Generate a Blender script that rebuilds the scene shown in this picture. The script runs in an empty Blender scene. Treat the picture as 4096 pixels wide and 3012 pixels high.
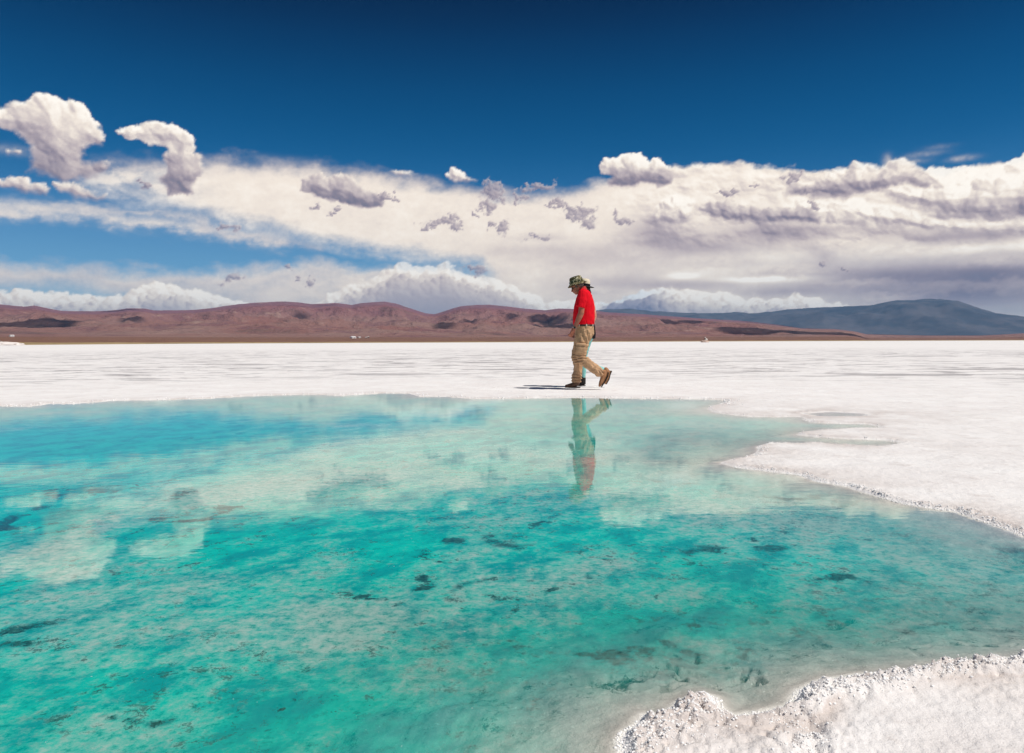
import bpy, bmesh, math, random
import numpy as np
from math import radians as R, pi
from mathutils import Vector, Matrix

random.seed(7)
C = bpy.context.scene.collection
scene = bpy.context.scene

# ------------------------------------------------------------------ camera
F = 2960.0                      # focal length in photo pixels (4096 wide)
CAM_Z = 0.785
PITCH = R(2.69); ROLL = R(-0.2)
fwd = np.array([0, math.cos(PITCH), -math.sin(PITCH)])
r0 = np.array([1.0, 0, 0]); u0 = np.array([0, math.sin(PITCH), math.cos(PITCH)])
right = math.cos(ROLL) * r0 + math.sin(ROLL) * u0
up = -math.sin(ROLL) * r0 + math.cos(ROLL) * u0
cam_d = bpy.data.cameras.new('camera'); cam = bpy.data.objects.new('camera', cam_d); C.objects.link(cam)
cam.matrix_world = Matrix(((right[0], up[0], -fwd[0], 0), (right[1], up[1], -fwd[1], 0),
                           (right[2], up[2], -fwd[2], CAM_Z), (0, 0, 0, 1)))
cam_d.sensor_width = 36; cam_d.lens = 36 * F / 4096
cam_d.clip_start = 0.05; cam_d.clip_end = 120000
scene.camera = cam

def ray(px, py):
    d = right * (px - 2048) / F + up * (1506 - py) / F + fwd
    return d / np.linalg.norm(d)
def gp(px, py, z=0.0):          # photo pixel -> point on the horizontal plane z
    d = ray(px, py); t = (z - CAM_Z) / d[2]
    return (d[0] * t, d[1] * t)
def ang(px, py):                # photo pixel -> azimuth, elevation in degrees
    d = ray(px, py)
    return math.degrees(math.atan2(d[0], d[1])), math.degrees(math.asin(d[2]))

# ------------------------------------------------------------------ view, sun
scene.view_settings.view_transform = 'Standard'
scene.view_settings.look = 'None'
scene.view_settings.exposure = 0.0
scene.view_settings.gamma = 1.0
scene.view_settings.use_curve_mapping = False
SUN_EL = 60.0
SUN_AZ = 118.0                  # compass-like: degrees from +Y towards +X
sd = Vector((math.sin(R(SUN_AZ)) * math.cos(R(SUN_EL)), math.cos(R(SUN_AZ)) * math.cos(R(SUN_EL)), math.sin(R(SUN_EL))))
sl = bpy.data.lights.new('sun', 'SUN'); so = bpy.data.objects.new('sun', sl); C.objects.link(so)
sl.energy = 4.05; sl.angle = R(0.5); sl.color = (1.0, 0.95, 0.885)
so.rotation_euler = (-sd).to_track_quat('-Z', 'Y').to_euler(); so.location = (30, -10, 40)
scene.cycles.max_bounces = 8
scene.cycles.transparent_max_bounces = 12
scene.cycles.volume_bounces = 0
scene.cycles.use_denoising = True

# ------------------------------------------------------------------ node helper
class G:
    def __init__(s, nt): s.nt = nt; s.n = nt.nodes; s.l = nt.links
    def set(s, sock, v):
        if v is None: return
        if isinstance(v, bpy.types.NodeSocket): s.l.new(v, sock)
        else: sock.default_value = v
    def m(s, op, a, b=None, c=None, clamp=False):
        n = s.n.new('ShaderNodeMath'); n.operation = op; n.use_clamp = clamp
        s.set(n.inputs[0], a); s.set(n.inputs[1], b); s.set(n.inputs[2], c)
        return n.outputs[0]
    def vm(s, op, a, b=None, scale=None):
        n = s.n.new('ShaderNodeVectorMath'); n.operation = op
        s.set(n.inputs[0], a); s.set(n.inputs[1], b)
        if scale is not None: s.set(n.inputs['Scale'], scale)
        return n.outputs['Value'] if op in ('LENGTH', 'DOT_PRODUCT', 'DISTANCE') else n.outputs[0]
    def noise(s, vec, scale, detail=4, rough=0.5, dist=0.0, col=False, lac=2.0):
        n = s.n.new('ShaderNodeTexNoise'); s.set(n.inputs['Vector'], vec)
        n.inputs['Scale'].default_value = scale; n.inputs['Detail'].default_value = detail
        n.inputs['Roughness'].default_value = rough; n.inputs['Distortion'].default_value = dist
        n.inputs['Lacunarity'].default_value = lac
        return n.outputs['Color' if col else 'Fac']
    def ss(s, v, a, b, lo=0.0, hi=1.0, kind='SMOOTHSTEP'):
        n = s.n.new('ShaderNodeMapRange'); n.interpolation_type = kind; n.clamp = True
        s.set(n.inputs['Value'], v); s.set(n.inputs['From Min'], a); s.set(n.inputs['From Max'], b)
        s.set(n.inputs['To Min'], lo); s.set(n.inputs['To Max'], hi)
        return n.outputs[0]
    def mix(s, f, a, b, mode='MIX'):
        n = s.n.new('ShaderNodeMix'); n.data_type = 'RGBA'; n.blend_type = mode; n.clamp_factor = True
        s.set(n.inputs[0], f)
        for i, v in ((6, a), (7, b)):
            if isinstance(v, tuple) and len(v) == 3: v = (*v, 1)
            s.set(n.inputs[i], v)
        return n.outputs[2]
    def xyz(s, x=0.0, y=0.0, z=0.0):
        n = s.n.new('ShaderNodeCombineXYZ')
        for i, v in enumerate((x, y, z)): s.set(n.inputs[i], v)
        return n.outputs[0]
    def sep(s, v):
        n = s.n.new('ShaderNodeSeparateXYZ'); s.set(n.inputs[0], v); return n.outputs
    def curve(s, v, pts):       # pts in 0..1
        n = s.n.new('ShaderNodeFloatCurve'); mp = n.mapping; mp.extend = 'HORIZONTAL'
        c = mp.curves[0]; pts = sorted(pts)
        c.points[0].location = pts[0]; c.points[1].location = pts[-1]
        for p in pts[1:-1]: c.points.new(*p)
        for p in c.points: p.handle_type = 'AUTO_CLAMPED'
        mp.update(); s.set(n.inputs['Value'], v); return n.outputs[0]
    def attr(s, name, out='Fac'):
        n = s.n.new('ShaderNodeAttribute'); n.attribute_name = name; return n.outputs[out]
    def bump(s, h, strength, dist, normal=None):
        n = s.n.new('ShaderNodeBump'); n.inputs['Strength'].default_value = strength
        n.inputs['Distance'].default_value = dist; s.set(n.inputs['Height'], h)
        if normal is not None: s.set(n.inputs['Normal'], normal)
        return n.outputs[0]

def lin(r, g, b):
    f = lambda c: c / 12.92 if c <= 0.04045 else ((c + 0.055) / 1.055) ** 2.4
    return (f(r / 255), f(g / 255), f(b / 255))

# ------------------------------------------------------------------ sky with clouds
world = bpy.data.worlds.new('World'); scene.world = world; world.use_nodes = True
wt = world.node_tree; wt.nodes.clear(); g = G(wt)
WS = 0.1
tc = wt.nodes.new('ShaderNodeTexCoord'); DIR = tc.outputs['Generated']
sky = wt.nodes.new('ShaderNodeTexSky'); sky.sky_type = 'NISHITA'; sky.sun_disc = False
sky.sun_elevation = R(SUN_EL); sky.sun_rotation = R(SUN_AZ); sky.altitude = 3400
sky.air_density = 1.0; sky.dust_density = 0.2; sky.ozone_density = 3.0
SC = 4096 / 2247.0
def P(x, y):                    # coordinates read off the 2247-pixel-wide view of the photograph
    return ang(x * SC, y * SC)
x_, y_, z_ = g.sep(g.vm('NORMALIZE', DIR))
V = g.m('MAXIMUM', g.m('MULTIPLY', g.m('ARCSINE', z_), 57.29578), 0.0)
# clear-air tint of the high desert sky: deeper and bluer with height
rampn = wt.nodes.new('ShaderNodeValToRGB'); g.set(rampn.inputs[0], g.m('DIVIDE', V, 90.0))
cr = rampn.color_ramp; cr.interpolation = 'B_SPLINE'
def el_of(y): return P(1123, y)[1] / 90.0
stops = [(0.0, (0.66, 0.86, 0.92)), (el_of(640), (0.60, 0.86, 0.92)), (el_of(520), (0.46, 0.80, 0.90)), (el_of(430), (0.13, 0.58, 0.78)),
         (el_of(330), (0.02, 0.45, 0.66)), (el_of(200), (0.0, 0.34, 0.54)), (el_of(90), (0.0, 0.20, 0.37)), (el_of(0), (0.0, 0.10, 0.22)), (0.6, (0.0, 0.09, 0.21))]
for i, (p_, c_) in enumerate(stops):
    e = cr.elements[i] if i < 2 else cr.elements.new(p_)
    e.position = p_; e.color = (*c_, 1)
col = g.mix(1.0, sky.outputs[0], rampn.outputs[0], 'MULTIPLY')
bg = wt.nodes.new('ShaderNodeBackground'); bg.inputs['Strength'].default_value = WS
wo = wt.nodes.new('ShaderNodeOutputWorld')
wt.links.new(col, bg.inputs['Color']); wt.links.new(bg.outputs[0], wo.inputs['Surface'])
world.cycles.sampling_method = 'MANUAL'; world.cycles.sample_map_resolution = 256

# ------------------------------------------------------------------ numpy noise
def _h(ix, iy, s):
    h = (ix.astype(np.int64) * 374761393 + iy.astype(np.int64) * 668265263 + s * 2246822519) & 0xffffffff
    h = ((h ^ (h >> 13)) * 1274126177) & 0xffffffff
    return ((h ^ (h >> 16)) & 0xffffff) / float(0x1000000)
def pn(x, y, s=0):
    ix = np.floor(x); iy = np.floor(y); fx = x - ix; fy = y - iy
    ux = fx * fx * fx * (fx * (fx * 6 - 15) + 10); uy = fy * fy * fy * (fy * (fy * 6 - 15) + 10)
    def gr(dx, dy):
        a = _h(ix + dx, iy + dy, s) * 2 * pi
        return np.cos(a) * (fx - dx) + np.sin(a) * (fy - dy)
    a, b, c, d = gr(0, 0), gr(1, 0), gr(0, 1), gr(1, 1)
    return ((a + (b - a) * ux) * (1 - uy) + (c + (d - c) * ux) * uy) * 1.5
def fbm(x, y, o=5, s=0, gain=0.5, ridged=False):
    t = np.zeros_like(x); a = 1.0; n = 0
    for i in range(o):
        v = pn(x * 2 ** i + 13.7 * i, y * 2 ** i - 7.1 * i, s + i)
        t += a * (1 - 2 * np.abs(v) if ridged else v); n += a; a *= gain
    return t / n
def worley(x, y, s=0):
    ix = np.floor(x); iy = np.floor(y); best = np.full(x.shape, 9.0)
    for dx in (-1, 0, 1):
        for dy in (-1, 0, 1):
            cx = ix + dx; cy = iy + dy
            px = cx + _h(cx, cy, s + 1); py = cy + _h(cx, cy, s + 77)
            best = np.minimum(best, (px - x) ** 2 + (py - y) ** 2)
    return np.sqrt(best)
def sms(a, b, v):
    t = np.clip((v - a) / (b - a), 0, 1); return t * t * (3 - 2 * t)
def pn3(p, s=0):                # 3-D value from three 2-D planes, good enough for cloth
    return (pn(p[:, 0], p[:, 1] + 3.1 * p[:, 2], s) + pn(p[:, 1] - 5.3 * p[:, 0], p[:, 2], s + 5) + pn(p[:, 2] + 2.7, p[:, 0] + 4.4 * p[:, 1], s + 9)) / 2

# ------------------------------------------------------------------ object helpers
def tag(o, label=None, cat=None, group=None, kind=None):
    if label: o['label'] = label
    if cat: o['category'] = cat
    if group: o['group'] = group
    if kind: o['kind'] = kind
    return o
def link(name, me, mat=None, parent=None, smooth=True):
    o = bpy.data.objects.new(name, me); C.objects.link(o)
    if mat: 
        if len(me.materials) == 0: me.materials.append(mat)
    if parent: o.parent = parent
    if smooth: me.polygons.foreach_set('use_smooth', np.ones(len(me.polygons), dtype=bool))
    return o
def np_mesh(name, V_, F_):      # F_ : (n,4) or (n,3) int array
    me = bpy.data.meshes.new(name); V_ = np.asarray(V_, dtype=np.float32); F_ = np.asarray(F_, dtype=np.int32)
    me.vertices.add(len(V_)); me.vertices.foreach_set('co', V_.ravel())
    k = F_.shape[1]; me.loops.add(F_.size); me.loops.foreach_set('vertex_index', F_.ravel())
    me.polygons.add(len(F_)); me.polygons.foreach_set('loop_start', np.arange(0, F_.size, k, dtype=np.int32))
    me.polygons.foreach_set('loop_total', np.full(len(F_), k, dtype=np.int32))
    me.update(calc_edges=True); me.validate(); return me
def add_attr(me, name, arr):
    a = me.attributes.new(name, 'FLOAT', 'POINT'); a.data.foreach_set('value', np.asarray(arr, dtype=np.float32))
def new_mat(name):
    m = bpy.data.materials.new(name); m.use_nodes = True; nt = m.node_tree; nt.nodes.clear()
    out = nt.nodes.new('ShaderNodeOutputMaterial'); return m, G(nt), out
def pbr(name, colour, rough=0.7, spec=0.3, bump=None, var=0.12, vscale=30.0, metallic=0.0, sss=None):
    m, q, out = new_mat(name)
    b = q.n.new('ShaderNodeBsdfPrincipled')
    tcn = q.n.new('ShaderNodeTexCoord'); ob = tcn.outputs['Object']
    if callable(colour): base = colour(q, ob)
    else:
        n = q.noise(ob, vscale, 5, 0.6)
        base = q.mix(q.ss(n, 0.3, 0.7), tuple(c * (1 - var) for c in colour), tuple(min(1, c * (1 + var)) for c in colour))
    q.set(b.inputs['Base Color'], base); b.inputs['Roughness'].default_value = rough
    b.inputs['Specular IOR Level'].default_value = spec; b.inputs['Metallic'].default_value = metallic
    if bump: q.set(b.inputs['Normal'], q.bump(q.noise(ob, bump[0], 6, 0.65), bump[1], bump[2]))
    if sss: b.inputs['Subsurface Weight'].default_value = sss; b.inputs['Subsurface Radius'].default_value = (0.02, 0.008, 0.005)
    q.l.new(b.outputs[0], out.inputs[0]); return m

# ------------------------------------------------------------------ clouds: a shell 60 km out
def sdist(X, Y, pl):            # positive inside
    best = np.full(X.shape, 1e9); inside = np.zeros(X.shape, bool)
    n = len(pl)
    for i in range(n):
        ax, ay = pl[i]; bx, by = pl[(i + 1) % n]
        dx, dy = bx - ax, by - ay; L2 = dx * dx + dy * dy + 1e-12
        t = np.clip(((X - ax) * dx + (Y - ay) * dy) / L2, 0, 1)
        best = np.minimum(best, (X - ax - t * dx) ** 2 + (Y - ay - t * dy) ** 2)
        if abs(by - ay) > 1e-9:
            c = ((ay > Y) != (by > Y)) & (X < (bx - ax) * (Y - ay) / (by - ay) + ax); inside ^= c
    d = np.sqrt(best); return np.where(inside, d, -d)
def line_dist(X, Y, pl):
    best = np.full(X.shape, 1e9)
    for i in range(len(pl) - 1):
        ax, ay = pl[i]; bx, by = pl[i + 1]; dx, dy = bx - ax, by - ay; L2 = dx * dx + dy * dy + 1e-12
        t = np.clip(((X - ax) * dx + (Y - ay) * dy) / L2, 0, 1)
        best = np.minimum(best, (X - ax - t * dx) ** 2 + (Y - ay - t * dy) ** 2)
    return np.sqrt(best)

DARK = [(850, 434, 18, 5, -4), (865, 438, 16, 3, -4), (968, 484, 30, 12, 10), (998, 490, 24, 12, -34), (935, 492, 16, 6, 20),
        (1082, 420, 26, 20, 0), (1106, 496, 15, 15, 0), (1142, 438, 15, 14, 0), (1072, 452, 18, 14, 0), (1285, 474, 22, 24, 20), (1258, 468, 30, 10, -30), (1222, 446, 18, 6, 10), (1290, 495, 14, 10, 0),
        (1592, 423, 20, 5, 4), (677, 617, 13, 8, 0), (506, 612, 26, 7, 14), (524, 606, 10, 7, 0), (1045, 590, 22, 10, 0), (640, 590, 14, 4, -40),
        (318, 404, 12, 4, -14), (1190, 410, 26, 8, 0), (1370, 482, 18, 12, 0), (1350, 470, 10, 6, 0), (730, 458, 14, 4, 20), (695, 457, 10, 4, 10), (500, 495, 28, 6, -5), (1812, 575, 10, 10, 0), (1860, 590, 14, 4, 0), (1040, 470, 8, 3, 0),
        (1080, 500, 10, 5, 0), (1655, 404, 10, 4, 0), (1740, 390, 22, 8, 0), (1765, 425, 12, 10, -30), (1785, 452, 10, 8, 0), (870, 420, 8, 3, 0), (1155, 408, 10, 6, 0), (1180, 520, 30, 5, 0), (650, 612, 8, 3, 0)]
GREYS = [(1440, 505, 60, 26, .30), (1480, 535, 80, 22, .26), (1560, 545, 60, 12, .15), (1680, 505, 90, 18, .24), (1740, 520, 90, 20, .20), (1620, 520, 100, 26, .10), (1990, 508, 110, 9, .18), (1850, 500, 90, 9, .14),
         (2130, 517, 150, 13, .40), (1800, 550, 70, 24, .10), (1810, 565, 14, 14, .10), (1950, 575, 200, 16, .12), (1900, 603, 160, 15, .26), (2060, 612, 200, 22, .34), (2200, 600, 100, 40, .30), (2150, 650, 160, 26, .35), (1990, 640, 120, 16, .2),
         (1720, 640, 90, 11, .22), (1500, 625, 120, 10, .18), (1300, 560, 200, 30, .12), (1350, 620, 120, 16, .14), (1150, 550, 120, 14, .08), (1190, 520, 50, 8, .12), (1660, 576, 60, 10, .1)]
LIGHTS = [(1730, 612, 100, 8, .22), (1500, 606, 34, 7, .28), (1660, 612, 80, 6, .22), (2210, 490, 90, 8, .22), (2200, 575, 60, 10, .14), (1700, 570, 60, 14, .12), (1560, 590, 80, 12, .05), (1960, 545, 60, 24, .12), (2150, 545, 160, 10, .16), (1830, 530, 90, 8, .10)]
def z2(*p): return [(x * .5, 164.6 + y * .5) for x, y in p]
def z4(*p): return [(1123.5 + x * .5, 164.6 + y * .5) for x, y in p]
CUM = [ # outline, tone at the top, tone at the foot, edge softness, lump size, seed
 (z2((-60, 160), (0, 150), (60, 125), (110, 130), (165, 92), (215, 88), (270, 108), (300, 135), (305, 112), (360, 130), (400, 175), (430, 210), (460, 290), (440, 308), (395, 310), (370, 330), (372, 365), (400, 385), (450, 380), (480, 400), (470, 430), (420, 445), (320, 460), (280, 462), (210, 440), (130, 418), (145, 350), (135, 310), (70, 262), (0, 225), (-60, 200)), .84, .50, .26, 1.7, 1),
 (z2((-40, 465), (0, 460), (50, 450), (110, 450), (135, 480), (190, 478), (215, 500), (205, 525), (150, 520), (100, 515), (40, 495), (-40, 490)), .72, .58, .30, .9, 2),
 (z2((240, 480), (290, 468), (350, 480), (400, 515), (460, 530), (465, 550), (430, 560), (380, 555), (320, 530), (260, 505)), .70, .60, .35, .9, 3),
 (z2((30, 335), (90, 330), (92, 345), (40, 352)), .72, .62, .3, .6, 4),
 (z2((515, 250), (560, 230), (640, 220), (680, 208), (720, 218), (775, 220), (800, 245), (845, 265), (855, 320), (850, 345), (885, 360), (885, 420), (870, 450), (840, 490), (850, 522), (800, 520), (740, 522), (725, 480), (695, 450), (735, 425), (715, 355), (770, 330), (750, 310), (660, 295), (600, 275), (545, 275)), .82, .34, .22, 1.1, 5),
 (z2((1705, 425), (1740, 415), (1800, 425), (1830, 440), (1800, 455), (1740, 440)), .72, .66, .5, .6, 6),
 (z2((1955, 440), (1985, 408), (2015, 420), (2090, 465), (2060, 476), (1990, 470)), .86, .70, .25, .6, 7),
 (z2((1325, 460), (1360, 445), (1410, 430), (1440, 465), (1500, 435), (1545, 445), (1600, 510), (1640, 525), (1690, 535), (1670, 570), (1600, 582), (1540, 570), (1450, 545), (1380, 525), (1330, 500)), .62, .36, .16, .8, 8),
 (z4((385, 400), (405, 372), (465, 368), (500, 346), (560, 343), (600, 378), (640, 370), (685, 410), (702, 450), (695, 478), (640, 484), (590, 470), (560, 482), (500, 494), (430, 482), (420, 465), (450, 440), (395, 425)), .90, .38, .20, 1.1, 9)]
BANK = [
 (z4((1810, 430), (1870, 406), (1960, 403), (2080, 413), (2180, 390), (2247, 355), (2600, 320), (2900, 640), (1800, 640)), 1.02, .80, .2, 1.3, 20),
 (z4((570, 640), (610, 600), (660, 540), (720, 518), (790, 540), (805, 600), (790, 660), (600, 680)), .98, .62, .5, 1.0, 21),
 (z4((1190, 575), (1260, 550), (1330, 545), (1450, 536), (1540, 536), (1600, 570), (1700, 575), (1800, 620), (1950, 645), (2247, 655), (2900, 660), (2900, 720), (1900, 690), (1500, 665), (1300, 640)), .94, .62, .5, 1.1, 22),
 (z4((825, 585), (880, 557), (940, 543), (1000, 575), (1100, 582), (1200, 588), (1300, 580), (1365, 625), (1350, 655), (1250, 650), (1100, 655), (950, 640), (870, 615)), .60, .42, .35, .9, 23),
 (z4((1195, 530), (1215, 475), (1290, 475), (1370, 460), (1390, 430), (1470, 408), (1500, 385), (1560, 395), (1620, 415), (1650, 385), (1690, 370), (1760, 385), (1830, 430), (1850, 470), (1820, 505), (1750, 500), (1640, 505), (1560, 520), (1450, 545), (1350, 545), (1270, 530)), .86, .40, .35, 1.3, 24),
 (z4((1630, 520), (1660, 490), (1720, 478), (1800, 492), (1870, 508), (1960, 470), (2060, 452), (2160, 442), (2247, 432), (2900, 400), (2900, 640), (2100, 628), (1950, 610), (1800, 595), (1700, 560)), .92, .36, .5, 1.5, 25)]

azs = np.concatenate([np.arange(-180, -44, 1.0), np.linspace(-44, 44, 930), np.arange(45, 181, 1.0)])
els = np.concatenate([np.linspace(-2.0, 0.0, 3), np.linspace(0.1, 18.5, 206), np.linspace(19, 27, 14)])
AU, AV = np.meshgrid(azs, els)
U = np.where(np.abs(AU) <= 90, AU, np.sign(AU) * (180 - np.abs(AU))).ravel(); V = AV.ravel().copy()
KD = SC * 57.3 / F              # one unit of the survey, in degrees
def prof(pts):
    q_ = sorted(P(x, y) for x, y in pts); return [p[0] for p in q_], [p[1] for p in q_]
def edge(pts, u=U):
    xs, ys = prof(pts); return np.interp(u, xs, ys)
def pux(x): return P(x, 450)[0]
def pvy(y): return P(1123, y)[1]
def turb(sc, o=6, s=0, gain=.55, sy=1.0): return fbm(U / sc, V * sy / sc, o, s, gain)
def billow(sc, s, u=U, v=V, o=3):
    t = 0; a_ = 1.0
    for i in range(o):
        w_ = worley(u / sc * 2 ** i, v / sc * 1.15 * 2 ** i, s + 11 * i)
        t = t + a_ * (0.55 - w_); a_ *= 0.5
    return t
cov = np.zeros(U.shape); tone = np.zeros(U.shape); cool = np.zeros(U.shape)
def over(m, t, c=0.0):
    global cov, tone, cool
    m = np.clip(m, 0, 1)
    a2_ = m + cov * (1 - m); w_ = np.where(a2_ > 1e-6, m / np.maximum(a2_, 1e-6), 0)
    tone = tone * (1 - w_) + t * w_; cool = cool * (1 - w_) + c * w_; cov = a2_
def relief(f, amp, L=(0.62, 0.62, 0.48)):  # slope shading by sun direction, fed into the cloud tone
    h_ = (np.sqrt(np.clip(f, 0, 4) + 0.02) * amp).reshape(AU.shape)
    gy, gx = np.gradient(h_, els, azs)
    n_ = np.sqrt(gx ** 2 + gy ** 2 + 1)
    return ((-gx * L[0] - gy * L[1] + L[2]) / n_).ravel()
def gsum(lst):
    t = np.zeros(U.shape)
    for (x, y, rx, ry, k) in lst:
        a_, e_ = P(x, y); t += k * np.exp(-((U - a_) / (rx * KD)) ** 2 - ((V - e_) / (ry * KD)) ** 2)
    return t
def lump(lst, i, warp, wsc, s):
    x, y, rx, ry, rot = lst[i][:5]; a_, e_ = P(x, y)
    m_ = np.where((np.abs(U - a_) < (rx + ry) * KD * 2.2 + 1.5) & (np.abs(V - e_) < (rx + ry) * KD * 1.6 + 1.5))[0]
    u_, v_ = U[m_], V[m_]
    u_ = u_ + warp * fbm(u_ / wsc, v_ / wsc, 5, s, .55); v_ = v_ + warp * fbm(u_ / wsc + 31, v_ / wsc, 5, s + 1, .55)
    c_, s_ = math.cos(R(rot)), math.sin(R(rot))
    du = (u_ - a_) * c_ + (v_ - e_) * s_; dv = -(u_ - a_) * s_ + (v_ - e_) * c_
    return m_, 1 - np.sqrt((du / (rx * KD)) ** 2 + (dv / (ry * KD)) ** 2 + 1e-9)
soft = turb(3.2, 6, 201, .55, 2.2); fine = turb(1.1, 6, 211, .6, 1.8); big = turb(9.0, 4, 221, .5, 3.0)
Vw = V + 0.9 * soft + 0.35 * fine
Vr = V + 0.9 * fbm(U / 2.6, V / 1.6, 7, 231, .62)
# high veil
TA = edge([(-600, 400), (-200, 400), (0, 400), (130, 400), (200, 346), (330, 338), (440, 341), (600, 347), (800, 364), (950, 386), (1060, 406), (1160, 413), (1260, 410), (1320, 394), (1400, 372), (1480, 362), (1560, 352), (1640, 358), (1750, 362), (1900, 362), (2060, 372), (2247, 350), (2600, 340), (3000, 350)])
BA = edge([(-600, 400), (0, 400), (130, 402), (235, 436), (350, 456), (475, 488), (625, 526), (740, 548), (860, 568), (960, 583), (1060, 592), (1110, 660), (1200, 720), (2247, 720), (3000, 720)])
topw = np.interp(U, [pux(1150), pux(1400)], [1.0, 0.0])
VA = Vw * topw + Vr * (1 - topw)
mA = sms(-0.25, 0.25 + 1.6 * topw.mean() + 0 * U, (TA - VA) / (0.35 + 0.9 * topw)) * sms(-0.5, 1.5, Vw - BA)
left = sms(pux(520), pux(60), U)
mA = mA * (1 - left * sms(-0.28, 0.10, -soft + 0.35 * fine - 0.1) * 0.75)
tA = 0.885 + 0.07 * soft + 0.04 * fine - 0.22 * sms(1.6, 0.0, TA - Vw) * topw - gsum(GREYS) + gsum(LIGHTS)
rt = sms(pux(1300), pux(1500), U) * sms(pvy(600), pvy(560), V)
bl_ = billow(3.2, 811, U + .9 * soft, V * 1.6 + .6 * fine, 2); rl = relief(np.clip(.6 + bl_ + .25 * fine, 0, 3), 1.4)
tA = tA + rt * (.17 * (rl - .45) + .08 * bl_ - .02)
rb_ = sms(pux(1650), pux(2150), U) * sms(pvy(560), pvy(640), V)
over(mA, tA + .06 * rb_, 0.25 * left + .22 * rb_)
def streak(pts, wdt, k, t, c=.2):
    pl = np.array([P(x, y) for x, y in pts]); m_ = line_dist(U + .0 * soft, Vw - .3 * soft, pl)
    over(k * np.exp(-(m_ / (wdt * KD)) ** 2) * (0.85 + .6 * fine), t, c)
streak([(-300, 452), (0, 458), (100, 460), (200, 470), (275, 487), (360, 492), (500, 510), (620, 530)], 13, .85, .84, .15)
streak([(-300, 462), (0, 466), (100, 470)], 10, .6, .84, .15)
streak([(120, 446), (225, 458), (350, 466), (450, 485)], 8, .7, .80, .2)
streak([(450, 500), (540, 516), (700, 545)], 9, .5, .74, .3)
# low thin veil
TB = edge([(-600, 548), (0, 558), (150, 574), (300, 580), (450, 579), (600, 570), (700, 562), (780, 574), (860, 577), (950, 579), (1060, 592), (1150, 596), (1250, 560), (1400, 520), (3000, 520)])
BB = edge([(-600, 622), (0, 618), (100, 614), (200, 622), (300, 650), (450, 700), (3000, 720)])
mB = sms(-0.2, 1.3, TB - Vw) * (0.97 + 0.3 * soft) * sms(-1.3, 0.5, V - BB + 0.4 * soft)
xw = sms(pux(250), pux(950), U); xr = sms(pux(1250), pux(2100), U)
over(mB, 0.80 + 0.05 * xw + 0.10 * soft - gsum(GREYS) + gsum(LIGHTS), 0.20 * (1 - xw) + 0.2 * xr)
# soft vapour masses low in the bank
for (x, y, rx, ry, tn0, k_) in ((1720, 596, 120, 16, .80, .7), (1960, 552, 110, 20, .80, .6), (2180, 572, 110, 18, .74, .6), (1560, 575, 90, 20, .76, .5), (2080, 632, 130, 20, .50, .6), (1300, 640, 90, 16, .80, .5),
                               (1850, 625, 120, 14, .66, .6), (1400, 560, 110, 22, .78, .4), (2230, 628, 90, 24, .52, .6), (1950, 652, 90, 12, .66, .6)):
    a_, e_ = P(x, y); du = (U - a_ + .9 * soft) / (rx * KD); dv = (V - e_ + .5 * fine + .35 * soft) / (ry * KD)
    q_ = 1 - np.sqrt(du ** 2 + dv ** 2) + .55 * fbm(U / 2.2 + x, V / 1.1, 6, 870, .58)
    over(sms(0, .75, q_) * k_, tn0 + .16 * np.clip(dv, -1, 1) + .12 * fine, .04)
# cumulus clouds from surveyed outlines, behind to front
def cumulus(spec, bank=False):
    pts, t0_, t1_, edge_, lsz, sd_ = spec
    pl = np.array([P(x, y) for x, y in pts]); lo_, hi_ = pl.min(0) - 1.5, pl.max(0) + 1.5
    m_ = np.where((U > lo_[0]) & (U < hi_[0]) & (V > lo_[1]) & (V < hi_[1]) & (np.abs(AU.ravel()) < 90))[0]
    u_, v_ = U[m_], V[m_]
    wu = .22 * fbm(u_ / .9, v_ / .9, 5, 700 + sd_, .6); wv = .22 * fbm(u_ / .9 + 9, v_ / .9, 5, 720 + sd_, .6)
    d_ = sdist(u_ + wu, v_ + wv, pl)
    big_ = billow(lsz, 740 + sd_, u_ + wu * 1.5, v_ + wv * 1.5, 1); sml = billow(lsz * .42, 750 + sd_, u_ + wu, v_ + wv, 2)
    rag = fbm(u_ / .5, v_ / .5, 5, 760 + sd_, .62)
    f_ = d_ + .10 + lsz * (.17 * big_ + .08 * sml) + .16 * rag
    ht = np.full(U.shape, -0.3); ht[m_] = np.clip(d_, -.3, 1.6) * .8 + lsz * ((.50 if not bank else .62) * big_ + (.05 if not bank else .07) * sml)
    rl = relief(np.clip(ht + .35, 0, 5), 1.5)[m_]
    vt = (v_ - pl[:, 1].min()) / (pl[:, 1].max() - pl[:, 1].min())
    vt = np.clip(vt + .25 * big_ + .12 * rag, 0, 1)
    tn_ = t1_ + (t0_ - t1_) * sms(.05, .9, vt) + (.34 if not bank else .42) * (rl - .55) + .16 * sms(.5, .0, f_) * sms(.3, .6, vt) + .07 * rag + .05 * soft[m_]
    mk = np.zeros(U.shape); mk[m_] = sms(-.04, edge_ * (.6 + 1.3 * sms(.8, .1, vt)), f_)
    tt_ = np.zeros(U.shape); tt_[m_] = np.minimum(tn_, 1.0)
    over(mk * (.97 if not bank else .92), tt_, .03)
for spec in BANK: cumulus(spec, True)
for spec in CUM: cumulus(spec)
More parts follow.
